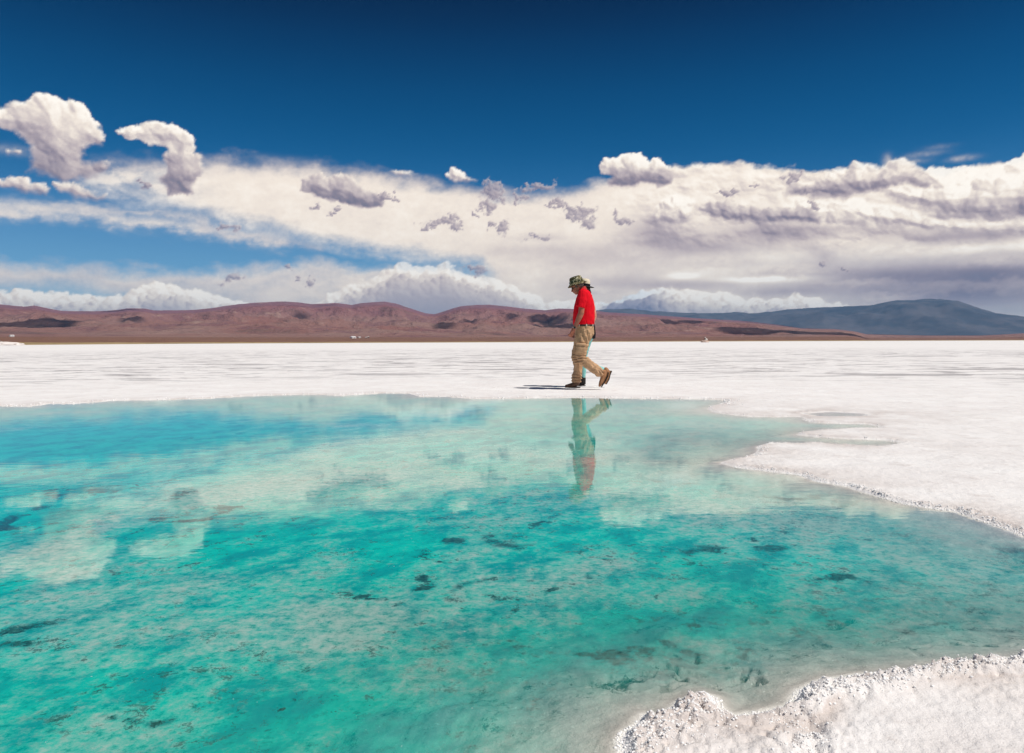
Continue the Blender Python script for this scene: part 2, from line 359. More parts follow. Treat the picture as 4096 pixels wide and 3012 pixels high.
# cumulus row behind the mountains: three ranks, each lower and nearer
for kk, (up_, sc_, tn, cl) in enumerate([(0, 1.25, 1.0, .0), (9, 1.0, .95, .0), (20, 0.8, .84, .03), (30, .7, .74, .08)]):
    TL = edge([(-600, 640), (0, 642), (60, 636), (140, 644), (220, 646), (300, 634), (340, 620), (400, 624), (450, 644), (520, 660), (600, 676), (680, 680), (715, 652), (760, 630), (830, 600), (870, 578), (930, 584), (980, 580), (1020, 596), (1090, 612), (1200, 660), (1330, 664), (1370, 650), (1420, 640), (1470, 634), (1560, 642), (1640, 652), (1720, 650), (1760, 648), (1800, 660), (1860, 674), (1960, 720), (3000, 720)]) - up_ * KD
    bi = billow(sc_, 500 + 7 * kk, o=4)
    ff = (TL - V) * 0.75 + 0.36 * bi + 0.34 * fbm(U / 1.6, V / 1.6, 5, 520 + kk, .55)
    rl = relief(np.clip((TL - V) * .75 + .40 * billow(sc_, 500 + 7 * kk, o=2) + .1 * fine, 0, 1.0), 1.0 * sc_ + .3)
    dk = sms(pux(1300), pux(1345), U) * sms(pux(1500), pux(1390), U)
    lo = sms(0.1, 1.7, TL - V)
    mid_ = sms(pux(700), pux(800), U) * sms(pux(1200), pux(1080), U)
    over(sms(0.0, 0.16, ff) * (1 - 0.35 * mid_), tn - .02 + 0.26 * (rl - 0.55) - 0.22 * lo * (1 - .6 * mid_) - 0.42 * dk * (kk > 0) - 0.10 * mid_ * (kk > 1), cl + 0.5 * dk + 0.2 * lo)
# broken dark fragments
F_ = np.full(U.shape, -3.0)
for i in range(len(DARK)):
    m_, f_ = lump(DARK, i, .8, 1.0, 600)
    k_ = np.exp(9 * F_[m_]) + np.exp(9 * f_); F_[m_] = np.log(k_) / 9
ff = F_ + 1.35 * fbm(U / 0.8, V / 0.65, 7, 640, .74) + 0.10
rl = relief(ff, 0.8)
over(sms(-0.14, 0.50, ff) * 0.80, 0.46 + 0.26 * (rl - 0.45) + 0.26 * sms(0.45, 0.0, ff) + .1 * soft, 0.02)
# wisps
wl = gsum([(2030, 338, 30, 5, .3), (2060, 322, 22, 4, .2), (2000, 355, 26, 5, .3), (2112, 348, 20, 5, .5), (1948, 352, 8, 10, .6), (410, 372, 80, 12, .3), (620, 352, 60, 8, .2), (30, 330, 30, 8, .3)])
over(wl * (0.8 + fine), 0.8, 0.0)
cov *= sms(-1.2, -0.2, V)
cme = np_mesh('clouds', np.stack([np.sin(np.radians(AU)) * np.cos(np.radians(AV)), np.cos(np.radians(AU)) * np.cos(np.radians(AV)), np.sin(np.radians(AV))], -1).reshape(-1, 3) * 60000.0,
              (lambda i_: np.stack([i_[:-1, :-1], i_[:-1, 1:], i_[1:, 1:], i_[1:, :-1]], -1).reshape(-1, 4))(np.arange(U.size).reshape(AU.shape)))
add_attr(cme, 'cover', cov); add_attr(cme, 'tone', np.clip(tone, 0, 1.1)); add_attr(cme, 'cool', cool)  # tone carries the clouds' sunlit and shaded sides, baked per vertex
m_cl, q, out = new_mat('cloud_vapour')
geo = q.n.new('ShaderNodeNewGeometry'); pd = q.vm('SCALE', geo.outputs['Position'], scale=1 / 60000.0)
fn = q.noise(pd, 120.0, 4, 0.65)
cvr = q.attr('cover'); part = q.m('MULTIPLY', q.m('MULTIPLY', cvr, q.m('SUBTRACT', 1.0, cvr)), 1.6)
cvr = q.m('ADD', cvr, q.m('MULTIPLY', part, q.m('SUBTRACT', fn, 0.5)), clamp=True)
tn = q.m('ADD', q.attr('tone'), q.m('MULTIPLY', q.m('SUBTRACT', fn, 0.5), 0.10))
rp = q.n.new('ShaderNodeValToRGB'); q.set(rp.inputs[0], tn); crr = rp.color_ramp
for i, (p_, c_) in enumerate([(0.0, lin(98, 104, 128)), (0.3, lin(142, 133, 148)), (0.55, lin(182, 171, 177)), (0.75, lin(214, 204, 201)), (0.88, lin(237, 228, 219)), (1.0, lin(253, 249, 243))]):
    e = crr.elements[i] if i < 2 else crr.elements.new(p_)
    e.position = p_; e.color = (*c_, 1)
cc = q.mix(q.attr('cool'), rp.outputs[0], q.mix(1.0, rp.outputs[0], (0.62, 0.78, 1.0), 'MULTIPLY'))
em = q.n.new('ShaderNodeEmission'); q.set(em.inputs['Color'], q.mix(1.0, cc, (1.0, 0.965, 0.915), 'MULTIPLY')); em.inputs['Strength'].default_value = 1.22
trn = q.n.new('ShaderNodeBsdfTransparent'); mxs = q.n.new('ShaderNodeMixShader')
q.set(mxs.inputs[0], cvr); q.l.new(trn.outputs[0], mxs.inputs[1]); q.l.new(em.outputs[0], mxs.inputs[2]); q.l.new(mxs.outputs[0], out.inputs[0])
m_cl.cycles.emission_sampling = 'NONE'
clo = tag(link('clouds', cme, m_cl), kind='structure', label='banks of white and grey cloud over the mountains')

# ------------------------------------------------------------------ pool outline (photo pixels -> ground)
shore_px = [(0, 1623), (117, 1626), (196, 1614), (294, 1615), (416, 1605), (440, 1602), (607, 1600), (827, 1594), (881, 1590), (1038, 1582),
            (1205, 1578), (1294, 1578), (1352, 1583), (1514, 1573), (1636, 1573), (1680, 1586), (1783, 1586), (1896, 1595), (2100, 1593),
            (2294, 1590), (2489, 1593), (2612, 1595), (2734, 1596), (2900, 1599), (2896, 1615), (2842, 1625), (2832, 1637), (2861, 1650),
            (2930, 1659), (3003, 1667), (3096, 1669), (3199, 1668), (3212, 1681), (3239, 1690), (3312, 1695), (3466, 1698), (3505, 1704),
            (3505, 1712), (3399, 1712), (3292, 1717), (3199, 1731), (3192, 1739), (3266, 1749), (3372, 1756), (3532, 1763), (3599, 1772),
            (3499, 1784), (3399, 1783), (3266, 1772), (3172, 1774), (3079, 1774), (3039, 1786), (3029, 1806), (3026, 1826), (2933, 1838),
            (2886, 1855), (2933, 1869), (3026, 1879), (3133, 1893), (3212, 1903), (3266, 1926), (3399, 1946), (3465, 1966), (3599, 2013),
            (3679, 2026), (3765, 2039), (3832, 2046), (3898, 2073), (3998, 2106), (4096, 2146)]
near_px = [(4096, 2632), (4023, 2640), (3811, 2668), (3600, 2684), (3457, 2698), (3306, 2728), (3193, 2762), (3165, 2830), (3057, 2850), (2943, 2868),
           (2885, 2838), (2868, 2792), (2823, 2782), (2732, 2818), (2687, 2842), (2649, 2864), (2581, 2864), (2551, 2900), (2490, 2932), (2466, 2960), (2475, 3012)]
WL = 0.0
poly = [gp(x, y, WL) for x, y in shore_px]
poly += [(2.45, 2.75), (2.95, 2.45), (3.1, 2.15), (2.7, 1.95), (2.0, 1.88)]
poly += [gp(x, y, WL) for x, y in near_px]
poly += [(0.17, 1.1), (0.10, 0.6), (0.0, 0.2), (-0.3, -0.5), (-1.2, -1.3), (-2.6, -2.2), (-5.0, -3.0), (-9.0, -3.2), (-13, -2.0), (-15, 2.0), (-14, 6.5), (-11, 8.9), (-8.5, 9.3), (-7.2, 9.25)]
poly = np.array(poly)
puddle = np.array([gp(x, y, WL) for x, y in [(3246, 1655), (3330, 1651), (3425, 1655), (3440, 1660), (3380, 1663), (3290, 1662)]])
ridge1 = [gp(x, y, 0.03) for x, y in [(3180, 2800), (3240, 2765), (3400, 2745), (3560, 2722), (3700, 2690), (3860, 2665), (4096, 2640), (4400, 2600)]]
ridge2 = [gp(x, y, 0.03) for x, y in [(2480, 3000), (2540, 2925), (2660, 2880), (2760, 2835), (2850, 2800)]]
crack = [gp(x, y, 0.03) for x, y in [(3150, 2835), (3215, 2860), (3205, 2900), (3240, 2960), (3230, 3012), (3260, 3150)]]
# dark holes in the pool bed, located on the photograph: x, y, half-width px, half-height px, strength
HOLES = [(330, 1960, 110, 18, .7), (160, 2030, 60, 14, .9), (20, 2090, 60, 22, 1), (740, 1975, 60, 15, .8), (760, 2085, 70, 16, .8), (900, 2050, 80, 20, .6),
         (660, 2070, 40, 12, .5), (240, 2480, 90, 22, 1), (40, 2590, 90, 34, 1), (985, 2430, 24, 10, 1), (2080, 2172, 80, 20, 1), (1840, 2168, 45, 12, 1),
         (2130, 2090, 40, 7, .9), (1650, 2342, 45, 14, 1), (1880, 2334, 50, 14, .8), (2360, 2305, 50, 10, 1), (2150, 2362, 25, 12, .9), (2060, 2402, 45, 8, .7),
         (1510, 2450, 35, 16, .9), (2400, 2630, 60, 26, 1), (2620, 2610, 70, 40, 1), (2700, 2670, 60, 12, .9), (3110, 2655, 30, 10, 1), (3010, 2655, 30, 12, .9),
         (2920, 2660, 28, 20, .8), (2820, 2190, 70, 28, 1), (3090, 2190, 60, 18, 1), (3370, 2155, 30, 10, 1), (3460, 2325, 90, 14, .8), (3340, 2320, 60, 12, .7),
         (3840, 2515, 110, 8, .9), (3650, 2650, 40, 12, .9), (2150, 2700, 40, 16, .5), (590, 2890, 45, 16, 1), (650, 2870, 30, 12, .8), (1240, 2790, 30, 10, 1),
         (1220, 2690, 30, 16, .7), (1000, 2950, 30, 12, .9), (260, 2960, 30, 16, .8), (160, 2880, 50, 20, .6), (2300, 2975, 50, 18, .9), (1320, 2740, 40, 10, .8),
         (3180, 1985, 90, 6, .9), (3280, 1995, 90, 6, .8), (3130, 1905, 40, 6, .6), (4060, 2190, 60, 20, 1), (3800, 2200, 50, 8, .7), (1850, 2240, 40, 8, .8),
         (1640, 2210, 40, 10, .8), (2450, 2340, 40, 12, .6), (2340, 2390, 20, 10, .7), (2080, 2460, 30, 12, .9), (1430, 2390, 20, 10, .8), (2700, 2480, 60, 14, .6),
         (3450, 2620, 70, 16, .5), (3200, 2350, 30, 8, .8), (2500, 2690, 60, 10, .6), (800, 2480, 30, 8, .5), (1330, 2040, 60, 16, .35), (620, 2640, 30, 14, .5)]
# clouded (pale) and clear (vivid) patches of the water
PATCH = [(290, 2180, 190, 110, 1.0), (210, 2310, 120, 40, .8), (660, 2150, 130, 50, .7), (900, 1960, 380, 60, .5), (150, 1900, 170, 30, .6), (1500, 1900, 500, 130, .5),
         (60, 1820, 480, 130, -2.2), (40, 2100, 130, 120, -.9), (560, 2140, 200, 60, -.8), (60, 2330, 90, 80, -.8), (900, 2230, 300, 70, -.5), (1550, 2150, 250, 90, -.5),
         (2600, 2500, 280, 80, -1.2), (2450, 2700, 320, 50, -.9), (2050, 2550, 160, 200, -.5), (1500, 2850, 350, 120, -.7), (700, 2700, 300, 80, -.5), (2950, 2300, 300, 60, -.4), (3200, 2470, 220, 60, -.3),
         (1400, 2480, 200, 90, .6), (2250, 2420, 250, 80, .4), (500, 2560, 250, 70, .4), (2900, 2620, 250, 40, .7), (3700, 2450, 280, 90, .7), (3500, 2230, 260, 60, .5),
         (3100, 2050, 350, 70, .8), (1900, 2700, 150, 80, .5), (2600, 1850, 200, 90, .5), (1150, 2580, 250, 90, .4)]
def px_of(X, Y, Z=0.0):         # only used to read the two survey lists above in ground metres
    d = np.stack([X, Y, np.full_like(X, Z - CAM_Z)], -1)
    w = d @ fwd; w = np.where(w < 0.05, np.nan, w)
    return 2048 + (d @ right) / w * F, 1506 - (d @ up) / w * F
def survey(X, Y, lst, warp):
    t = np.zeros_like(X)
    for (x, y, rx, ry, s) in lst:
        cx, cy = gp(x, y); ex, _ = gp(x + rx, y); _, ey0 = gp(x, y + ry); _, ey1 = gp(x, y - ry)
        ax = abs(ex - cx); ay = abs(ey1 - ey0) / 2
        m = (np.abs(X - cx) < 2.6 * ax + 0.3) & (np.abs(Y - cy) < 2.6 * ay + 0.3)
        if not m.any(): continue
        q = ((X[m] - cx) / ax) ** 2 + ((Y[m] - cy) / ay) ** 2
        t[m] += s * np.exp(-q * warp)
    return t

def terrain(X, Y):
    rho = np.hypot(X, Y)
    wx = fbm(X * 4, Y * 4, 5, 3) ; wy = fbm(X * 4 + 50, Y * 4, 5, 4)
    w = 0.05 * np.clip(rho / 3, 0.45, 1.0)
    s = sdist(X + wx * w, Y + wy * w, poly)
    s = np.maximum(s, sdist(X + wx * 0.05, Y + wy * 0.05, puddle) * 0.4)
    s = s + .035 * sms(2.3, 3.0, X) * sms(4.3, 5.2, Y) * sms(9.5, 8.0, Y)
    land = -s                       # metres onto the salt
    L = np.maximum(land, 0)
    near = np.clip(1.6 - rho / 4.5, 0.25, 1.0)
    hn = np.clip(1.5 - rho / 3.2, 0.32, 1.0)
    h = hn * 0.018 * (1 - np.exp(-L / 0.05)) + 0.006 * (1 - np.exp(-L / 0.6))
    # popcorn crystals, bigger on the rims
    rim = np.exp(-(L / 0.10) ** 2) * 0.9 + np.exp(-L / 0.5) * 0.35 + 0.14
    r1 = line_dist(X + wx * .05, Y + wy * .05, ridge1); r2 = line_dist(X + wx * .05, Y + wy * .05, ridge2); cr_ = line_dist(X + wx * .05, Y + wy * .06, crack)
    rim = rim + np.exp(-(r1 / 0.05) ** 2) * 1.0 + np.exp(-(r2 / 0.09) ** 2) * 0.9 + np.exp(-(cr_ / 0.09) ** 2) * .5
    shelf = np.exp(-((L - 0.06) / 0.05) ** 2) * (r1 > 0.04) * np.exp(-(r1 / 0.2) ** 2)
    rim = rim * (0.6 + 0.8 * sms(-0.3, 0.4, fbm(X * 3, Y * 3, 3, 21)))
    on = sms(0.0, 0.03, L)
    m = (rho < 16)
    pop = np.zeros_like(X)
    xm, ym = X[m], Y[m]
    xm = xm + 0.01 * fbm(xm * 25, ym * 25, 2, 31); ym = ym + 0.01 * fbm(xm * 25 + 9, ym * 25, 2, 32)
    pop[m] = (np.sqrt(np.clip(1 - (worley(xm / 0.030, ym / 0.030, 40) / 0.72) ** 2, 0, 1)) * 0.38
              + np.sqrt(np.clip(1 - (worley(xm / 0.013, ym / 0.013, 44) / 0.75) ** 2, 0, 1)) * 0.20
              + 0.55 * fbm(xm * 34, ym * 34, 4, 48, .6) + 0.4 * np.abs(fbm(xm * 14, ym * 14, 3, 49)))
    h = h + on * rim * pop * 0.019 * np.clip(1.35 - rho / 9, 0.55, 1.0)
    h += on * 0.006 * np.exp(-(r1 / 0.06) ** 2) - on * 0.012 * np.exp(-(cr_ / 0.035) ** 2) - on * shelf * 0.010
    h += (0.008 * fbm(X * 1.1, Y * 1.1, 4, 60) * sms(0, .8, L) + 0.004 * fbm(X * 6, Y * 6, 4, 61)) * on
    # far pressure ridges of the salt polygons
    far = sms(12, 20, rho)
    h += far * 0.02 * fbm(X * .25, Y * .25, 4, 64)
    # pool bed
    D = np.maximum(s, 0)
    hole = survey(X + wx * 0.22, Y + wy * 0.22, HOLES, 0.6)
    fine = fbm(X * 7, Y * 7, 5, 72, 0.6)
    soft_hole = np.clip(hole, 0, 1.2)
    hole = sms(0.28, 0.62, hole + 0.42 * fine)
    spk = sms(0.33, 0.52, fbm(X * 5.2 + wx, Y * 5.2, 5, 75, 0.62) + 0.12 * fbm(X * .9, Y * .9, 3, 76)) * sms(0.25, 0.8, D)
    dark = np.clip(hole + 0.7 * spk, 0, 1) * sms(0.03, 0.12, D)
    base = 0.005 + 0.040 * (1 - np.exp(-D / 0.35)) + 0.36 * (1 - np.exp(-(D / 1.25) ** 1.45))
    bed = base * (1 + 0.35 * fbm(X * 1.4, Y * 1.4, 4, 80)) + 0.03 * fbm(X * 6, Y * 6, 4, 82) * sms(0, .4, D)
    bed = np.maximum(bed, 0.004) + 0.02 * dark
    depth = bed * sms(0, 0.06, D)
    hh = np.where(land > 0, h, 0.0) - depth
    milk = survey(X + wx * .25, Y + wy * .25, PATCH, 0.8)
    wet = np.exp(-L / 0.22) * sms(-.2, .5, fbm(X * 2.2, Y * 2.2, 4, 90) + .25) + 1.1 * shelf
    wet = np.clip(wet, 0, 1) * on
    return hh, s, soft_hole * sms(0.03, 0.12, D), wet, milk, depth

az_f = np.linspace(-46, 46, 760)
az_c = np.arange(50, 311, 4.0)
AZ = np.radians(np.concatenate([az_f, az_c]))
rr = [0.12, 0.3, 0.5, 0.65, 0.8]
while rr[-1] < 1.1: rr.append(rr[-1] * 1.02)
while rr[-1] < 4.2: rr.append(rr[-1] * 1.0042)
while rr[-1] < 16: rr.append(rr[-1] * 1.0058)
while rr[-1] < 2200: rr.append(rr[-1] * 1.035)
RR = np.array(rr)
A2, R2 = np.meshgrid(AZ, RR)
X = (np.sin(A2) * R2).ravel(); Y = (np.cos(A2) * R2).ravel()
H, S, DK, WET, MILK, DEP = terrain(X, Y)
nr, nc = R2.shape
idx = np.arange(nr * nc).reshape(nr, nc)
a = idx[:-1]; b = idx[1:]
quads = np.stack([a, np.roll(a, -1, 1), np.roll(b, -1, 1), b], -1).reshape(-1, 4)
Vv = np.stack([X, Y, H], -1)
me = np_mesh('salt_flat', Vv, quads)
add_attr(me, 'wet', WET); add_attr(me, 'dark', DK); add_attr(me, 'shore', S)

# salt / pool bed material
m_salt, q, out = new_mat('salt_crust')
geo = q.n.new('ShaderNodeNewGeometry'); pos = geo.outputs['Position']
dist = q.vm('LENGTH', pos)
n1 = q.noise(pos, 1.3, 8, 0.6); n2 = q.noise(pos, 14.0, 6, 0.65); n3 = q.noise(pos, 90.0, 5, 0.7)
n4 = q.noise(pos, 0.055, 6, 0.6); n6 = q.noise(pos, 4.2, 7, 0.72); n5 = q.noise(pos, 0.35, 6, 0.65, 0.6)
dry = q.mix(q.ss(n1, 0.3, 0.7), (0.83, 0.80, 0.785), (0.90, 0.885, 0.87))
dry = q.mix(q.ss(n2, 0.56, 0.80), dry, (0.74, 0.69, 0.66))
dry = q.mix(q.ss(n6, 0.52, 0.70), dry, (0.73, 0.69, 0.67))
dry = q.mix(q.m('MULTIPLY', q.ss(q.noise(pos, 38.0, 4, 0.7), 0.64, 0.76), 0.35), dry, (0.62, 0.56, 0.52))
brn = q.m('MULTIPLY', q.ss(q.noise(pos, 6.0, 5, 0.75), 0.66, 0.74), q.ss(n5, 0.45, 0.6))
dry = q.mix(q.m('MULTIPLY', brn, 0.5), dry, (0.50, 0.42, 0.35))
# grey streaks farther out: relief shade of pressure ridges painted in, plus wet puddles
stp = q.vm('MULTIPLY', pos, (0.5, 1.0, 1.0))
sn = q.noise(stp, 0.75, 5, 0.62, 0.8)
band = q.m('MULTIPLY', q.ss(dist, 13, 20), q.ss(dist, 110, 45))
sn3 = q.noise(stp, 2.2, 4, 0.6, 0.6)
streak = q.m('MULTIPLY', q.m('MAXIMUM', q.ss(sn, 0.53, 0.62), q.m('MULTIPLY', q.ss(sn3, 0.54, 0.62), 0.8)), q.m('MULTIPLY', band, q.ss(n4, 0.30, 0.50)))
dry = q.mix(q.m('MULTIPLY', streak, 0.9), dry, (0.34, 0.32, 0.33))
sn2 = q.noise(pos, 0.16, 4, 0.7)
dry = q.mix(q.m('MULTIPLY', q.m('MULTIPLY', q.ss(sn2, 0.54, 0.7), q.ss(dist, 100, 200)), 0.25), dry, (0.55, 0.5, 0.5))
# clods toward the far right
sepn = q.sep(pos)
clod = q.m('MULTIPLY', q.ss(q.noise(pos, 0.3, 3, 0.8), 0.62, 0.66), q.m('MULTIPLY', q.ss(dist, 90, 140), q.ss(sepn[0], -10, 40)))
dry = q.mix(q.m('MULTIPLY', clod, 0.6), dry, (0.35, 0.30, 0.28))
wet_c = q.mix(n2, (0.60, 0.53, 0.50), (0.72, 0.66, 0.62))
land_c = q.mix(q.attr('wet'), dry, wet_c)
shore = q.attr('shore')
bed_c = q.mix(q.ss(n2, 0.35, 0.65), (0.44, 0.41, 0.39), (0.58, 0.54, 0.51))
bed_c = q.mix(q.ss(n3, 0.60, 0.72), bed_c, (0.86, 0.86, 0.82))
q.geo_pos = pos; nh = q.noise(pos, 13.0, 9, 0.84, 0.2); nh2 = q.noise(pos, 2.1, 4, 0.6)
def dark_field(q, nh, nh2):     # ragged holes and weed in the pool bed
    rg = q.m('MULTIPLY', q.m('ADD', nh, q.noise(q.geo_pos, 5.0, 8, 0.8, 0.4)), 0.5)
    rg = q.m('ADD', q.m('MULTIPLY', rg, 2.3), -0.65)
    a_ = q.m('ADD', q.m('MULTIPLY', q.attr('dark'), 0.30), rg)
    big_ = q.ss(a_, 0.64, 0.76)
    sm_ = q.m('MULTIPLY', q.ss(nh, 0.535, 0.58), q.ss(nh2, 0.47, 0.57))
    gran = q.ss(q.noise(q.geo_pos, 55.0, 4, 0.8), 0.34, 0.52, 0.35, 1.0)
    return q.m('MULTIPLY', q.m('MULTIPLY', q.m('MAXIMUM', big_, q.m('MULTIPLY', sm_, 0.8)), gran), q.ss(q.attr('shore'), 0.05, 0.25))
bed_c = q.mix(dark_field(q, nh, nh2), bed_c, q.mix(q.ss(n3, 0.45, 0.65), (0.012, 0.03, 0.028), (0.16, 0.16, 0.10)))
base = q.mix(q.ss(shore, -0.01, 0.03), land_c, bed_c)
b = q.n.new('ShaderNodeBsdfPrincipled'); q.set(b.inputs['Base Color'], base)
q.set(b.inputs['Roughness'], q.m('SUBTRACT', 0.85, q.m('MULTIPLY', q.attr('wet'), 0.35))); b.inputs['Specular IOR Level'].default_value = 0.25
bh = q.m('ADD', q.m('MULTIPLY', q.noise(pos, 160.0, 4, 0.7), 0.5), q.m('MULTIPLY', n2, 1.2))
nrm = q.bump(bh, 0.4, 0.003)
nrm = q.bump(q.m('ADD', q.m('ADD', sn, n5), q.m('MULTIPLY', n6, 0.5)), 0.7, 0.07, nrm)
q.set(b.inputs['Normal'], nrm)
q.l.new(b.outputs[0], out.inputs[0])
salt = tag(link('salt_flat', me, m_salt), kind='structure', label='white crusted salt flat around the turquoise pool')

# ------------------------------------------------------------------ water
jr = np.where((RR < 18))[0][::2]
jc = np.arange(0, nc, 2)
sub = idx[np.ix_(jr, jc)]
a = sub[:-1]; b2 = sub[1:]
wq = np.stack([a, np.roll(a, -1, 1), np.roll(b2, -1, 1), b2], -1).reshape(-1, 4)
keep = (S[wq] > -0.06).any(1)
wq = wq[keep]
uv_, inv = np.unique(wq, return_inverse=True)
WV = np.stack([X[uv_], Y[uv_], np.zeros(len(uv_))], -1)
wme = np_mesh('water', WV, inv.reshape(-1, 4)[:, ::1])
add_attr(wme, 'depth', DEP[uv_]); add_attr(wme, 'dark', DK[uv_]); add_attr(wme, 'milk', MILK[uv_]); add_attr(wme, 'shore', S[uv_])
m_w, q, out = new_mat('brine')
geo = q.n.new('ShaderNodeNewGeometry'); pos = geo.outputs['Position']
mpn = q.n.new('ShaderNodeMapping'); mpn.vector_type = 'TEXTURE'; mpn.inputs['Rotation'].default_value = (0, 0, R(62)); mpn.inputs['Scale'].default_value = (1.45, 1.0, 1.0)
q.l.new(pos, mpn.inputs['Vector']); dp = mpn.outputs[0]
nA = q.noise(dp, 1.5, 7, 0.66, 0.3); nB = q.noise(dp, 5.5, 8, 0.66, 0.2); nC = q.noise(pos, 26.0, 7, 0.78)
nD = q.noise(q.vm('ADD', pos, (5, 3, 0)), 0.55, 3, 0.5); nS = q.noise(pos, 95.0, 2, 0.5)
q.geo_pos = pos; nh = q.noise(pos, 13.0, 9, 0.84, 0.2); nh2 = q.noise(pos, 2.1, 4, 0.6)
dep = q.attr('depth')
milk = q.m('ADD', q.m('MULTIPLY', q.attr('milk'), 0.26), q.m('ADD', q.m('MULTIPLY', nA, 1.1), q.m('MULTIPLY', nB, 1.0)))
milk = q.m('ADD', milk, q.m('MULTIPLY', q.m('SUBTRACT', nC, 0.5), 0.95))
milk = q.m('SUBTRACT', milk, q.m('MULTIPLY', q.ss(dep, 0.08, 0.38), 0.08))
vivid = q.mix(q.ss(nD, 0.4, 0.62), (0.0, 0.66, 0.51), (0.0, 0.70, 0.58))
vivid = q.mix(q.ss(nB, 0.58, 0.36), vivid, (0.0, 0.40, 0.38))
pale = q.mix(q.ss(nC, 0.36, 0.64), (0.20, 0.50, 0.43), (0.48, 0.68, 0.60))
body = q.mix(q.ss(milk, 0.86, 1.34), vivid, pale)
body = q.mix(q.m('MULTIPLY', q.ss(nC, 0.47, 0.36), 0.55), body, (0.0, 0.24, 0.22))
dkf = dark_field(q, nh, nh2)
halo = q.m('MULTIPLY', q.ss(q.m('ADD', q.m('MULTIPLY', q.attr('dark'), 0.36), q.m('MULTIPLY', q.m('ADD', nB, nh), 0.5)), 0.58, 0.82), 0.7)
body = q.mix(halo, body, (0.0, 0.20, 0.20))
body = q.mix(dkf, body, q.mix(q.ss(nC, 0.45, 0.6), (0.004, 0.05, 0.045), (0.03, 0.16, 0.13)))
body = q.mix(q.ss(nS, 0.745, 0.775), body, (0.85, 0.92, 0.88))
opac = q.m('SUBTRACT', 1.0, q.m('POWER', 2.718, q.m('MULTIPLY', dep, -8.0)))
opac = q.m('MULTIPLY', opac, 0.85)
dif = q.n.new('ShaderNodeBsdfDiffuse'); q.set(dif.inputs['Color'], body)
tr = q.n.new('ShaderNodeBsdfTransparent'); q.set(tr.inputs['Color'], q.mix(q.ss(dep, 0.0, 0.15), (0.96, 0.98, 0.975), (0.50, 0.92, 0.88)))
mixb = q.n.new('ShaderNodeMixShader'); q.set(mixb.inputs[0], opac); q.l.new(tr.outputs[0], mixb.inputs[1]); q.l.new(dif.outputs[0], mixb.inputs[2])
gl = q.n.new('ShaderNodeBsdfGlossy'); gl.inputs['Roughness'].default_value = 0.03; gl.inputs['Color'].default_value = (1, 1, 1, 1)
fr = q.n.new('ShaderNodeFresnel'); fr.inputs['IOR'].default_value = 1.44
wvn = q.bump(q.m('ADD', q.noise(q.vm('MULTIPLY', pos, (1.0, 2.2, 1)), 5.0, 3, 0.5), q.m('MULTIPLY', q.noise(pos, 1.2, 2, 0.5), 1.0)), 0.035, 0.010)
q.set(gl.inputs['Normal'], wvn)
mx = q.n.new('ShaderNodeMixShader'); q.l.new(fr.outputs[0], mx.inputs[0]); q.l.new(mixb.outputs[0], mx.inputs[1]); q.l.new(gl.outputs[0], mx.inputs[2])
q.l.new(mx.outputs[0], out.inputs[0])
water = tag(link('water', wme, m_w), kind='structure', label='still turquoise brine filling the shallow pool')

# ------------------------------------------------------------------ loose crystal lumps on the rims
def ground_h(x, y): return terrain(np.asarray(x, float), np.asarray(y, float))[0]
rng = np.random.default_rng(5)
b_ = bmesh.new(); bmesh.ops.create_icosphere(b_, subdivisions=1, radius=1.0)
ib = np.array([v.co[:] for v in b_.verts]); fb = np.array([[v.index for v in f.verts] for f in b_.faces]); b_.free()
def scatter_line(pts, n, spread, rmin, rmax, inset=0.0):
    pts = np.array(pts); seg = np.hypot(*(pts[1:] - pts[:-1]).T); cum = np.concatenate([[0], np.cumsum(seg)])
    t = rng.random(n) * cum[-1]; i = np.clip(np.searchsorted(cum, t) - 1, 0, len(seg) - 1); f = ((t - cum[i]) / seg[i])[:, None]
    p = pts[i] * (1 - f) + pts[i + 1] * f + rng.normal(0, 1, (n, 2)) * spread + inset
    r = rmin + (rmax - rmin) * rng.random(n) ** 3
    return p, r
parts_ = [scatter_line([gp(x, y) for x, y in near_px], 3200, .030, .0012, .0036), scatter_line(ridge1, 1700, .016, .0012, .0040), scatter_line(ridge2, 1300, .04, .0012, .0036), scatter_line(crack, 500, .025, .0012, .0034),
          scatter_line([gp(x, y) for x, y in shore_px if x > 2900 and y > 1840], 3600, .022, .0013, .0052), scatter_line([gp(x, y) for x, y in shore_px if x > 2800 and y <= 1840], 1600, .04, .002, .007),
          scatter_line([gp(x, y) for x, y in shore_px if x <= 2900 and y < 1630], 2000, .08, .004, .014)]
pc = np.concatenate([p for p, r in parts_]); rc = np.concatenate([r for p, r in parts_])
rho_ = np.hypot(pc[:, 0], pc[:, 1])
sg_ = sdist(pc[:, 0] , pc[:, 1], poly); ok = (sg_ < 0.008)
pc, rc = pc[ok], rc[ok]; zc = ground_h(pc[:, 0], pc[:, 1])
n_ = len(pc); co = ib[None] * (1 + .35 * rng.standard_normal((n_, len(ib), 1)) * .6) * rc[:, None, None] * np.array([1, 1, .85])[None, None]
co = co + np.stack([pc[:, 0], pc[:, 1], np.maximum(zc, -.001) + rc * .05], -1)[:, None]
fc = fb[None] + (np.arange(n_) * len(ib))[:, None, None]
crm = pbr('crystal_salt', (0.93, 0.92, 0.91), 0.6, 0.4, (300, 0.5, 0.001), 0.05, 60)
cry = link('salt_crystals', np_mesh('salt_crystals', co.reshape(-1, 3), fc.reshape(-1, 3)), crm, smooth=False); tag(cry, kind='stuff', label='white salt crystals crusting the pool rims')
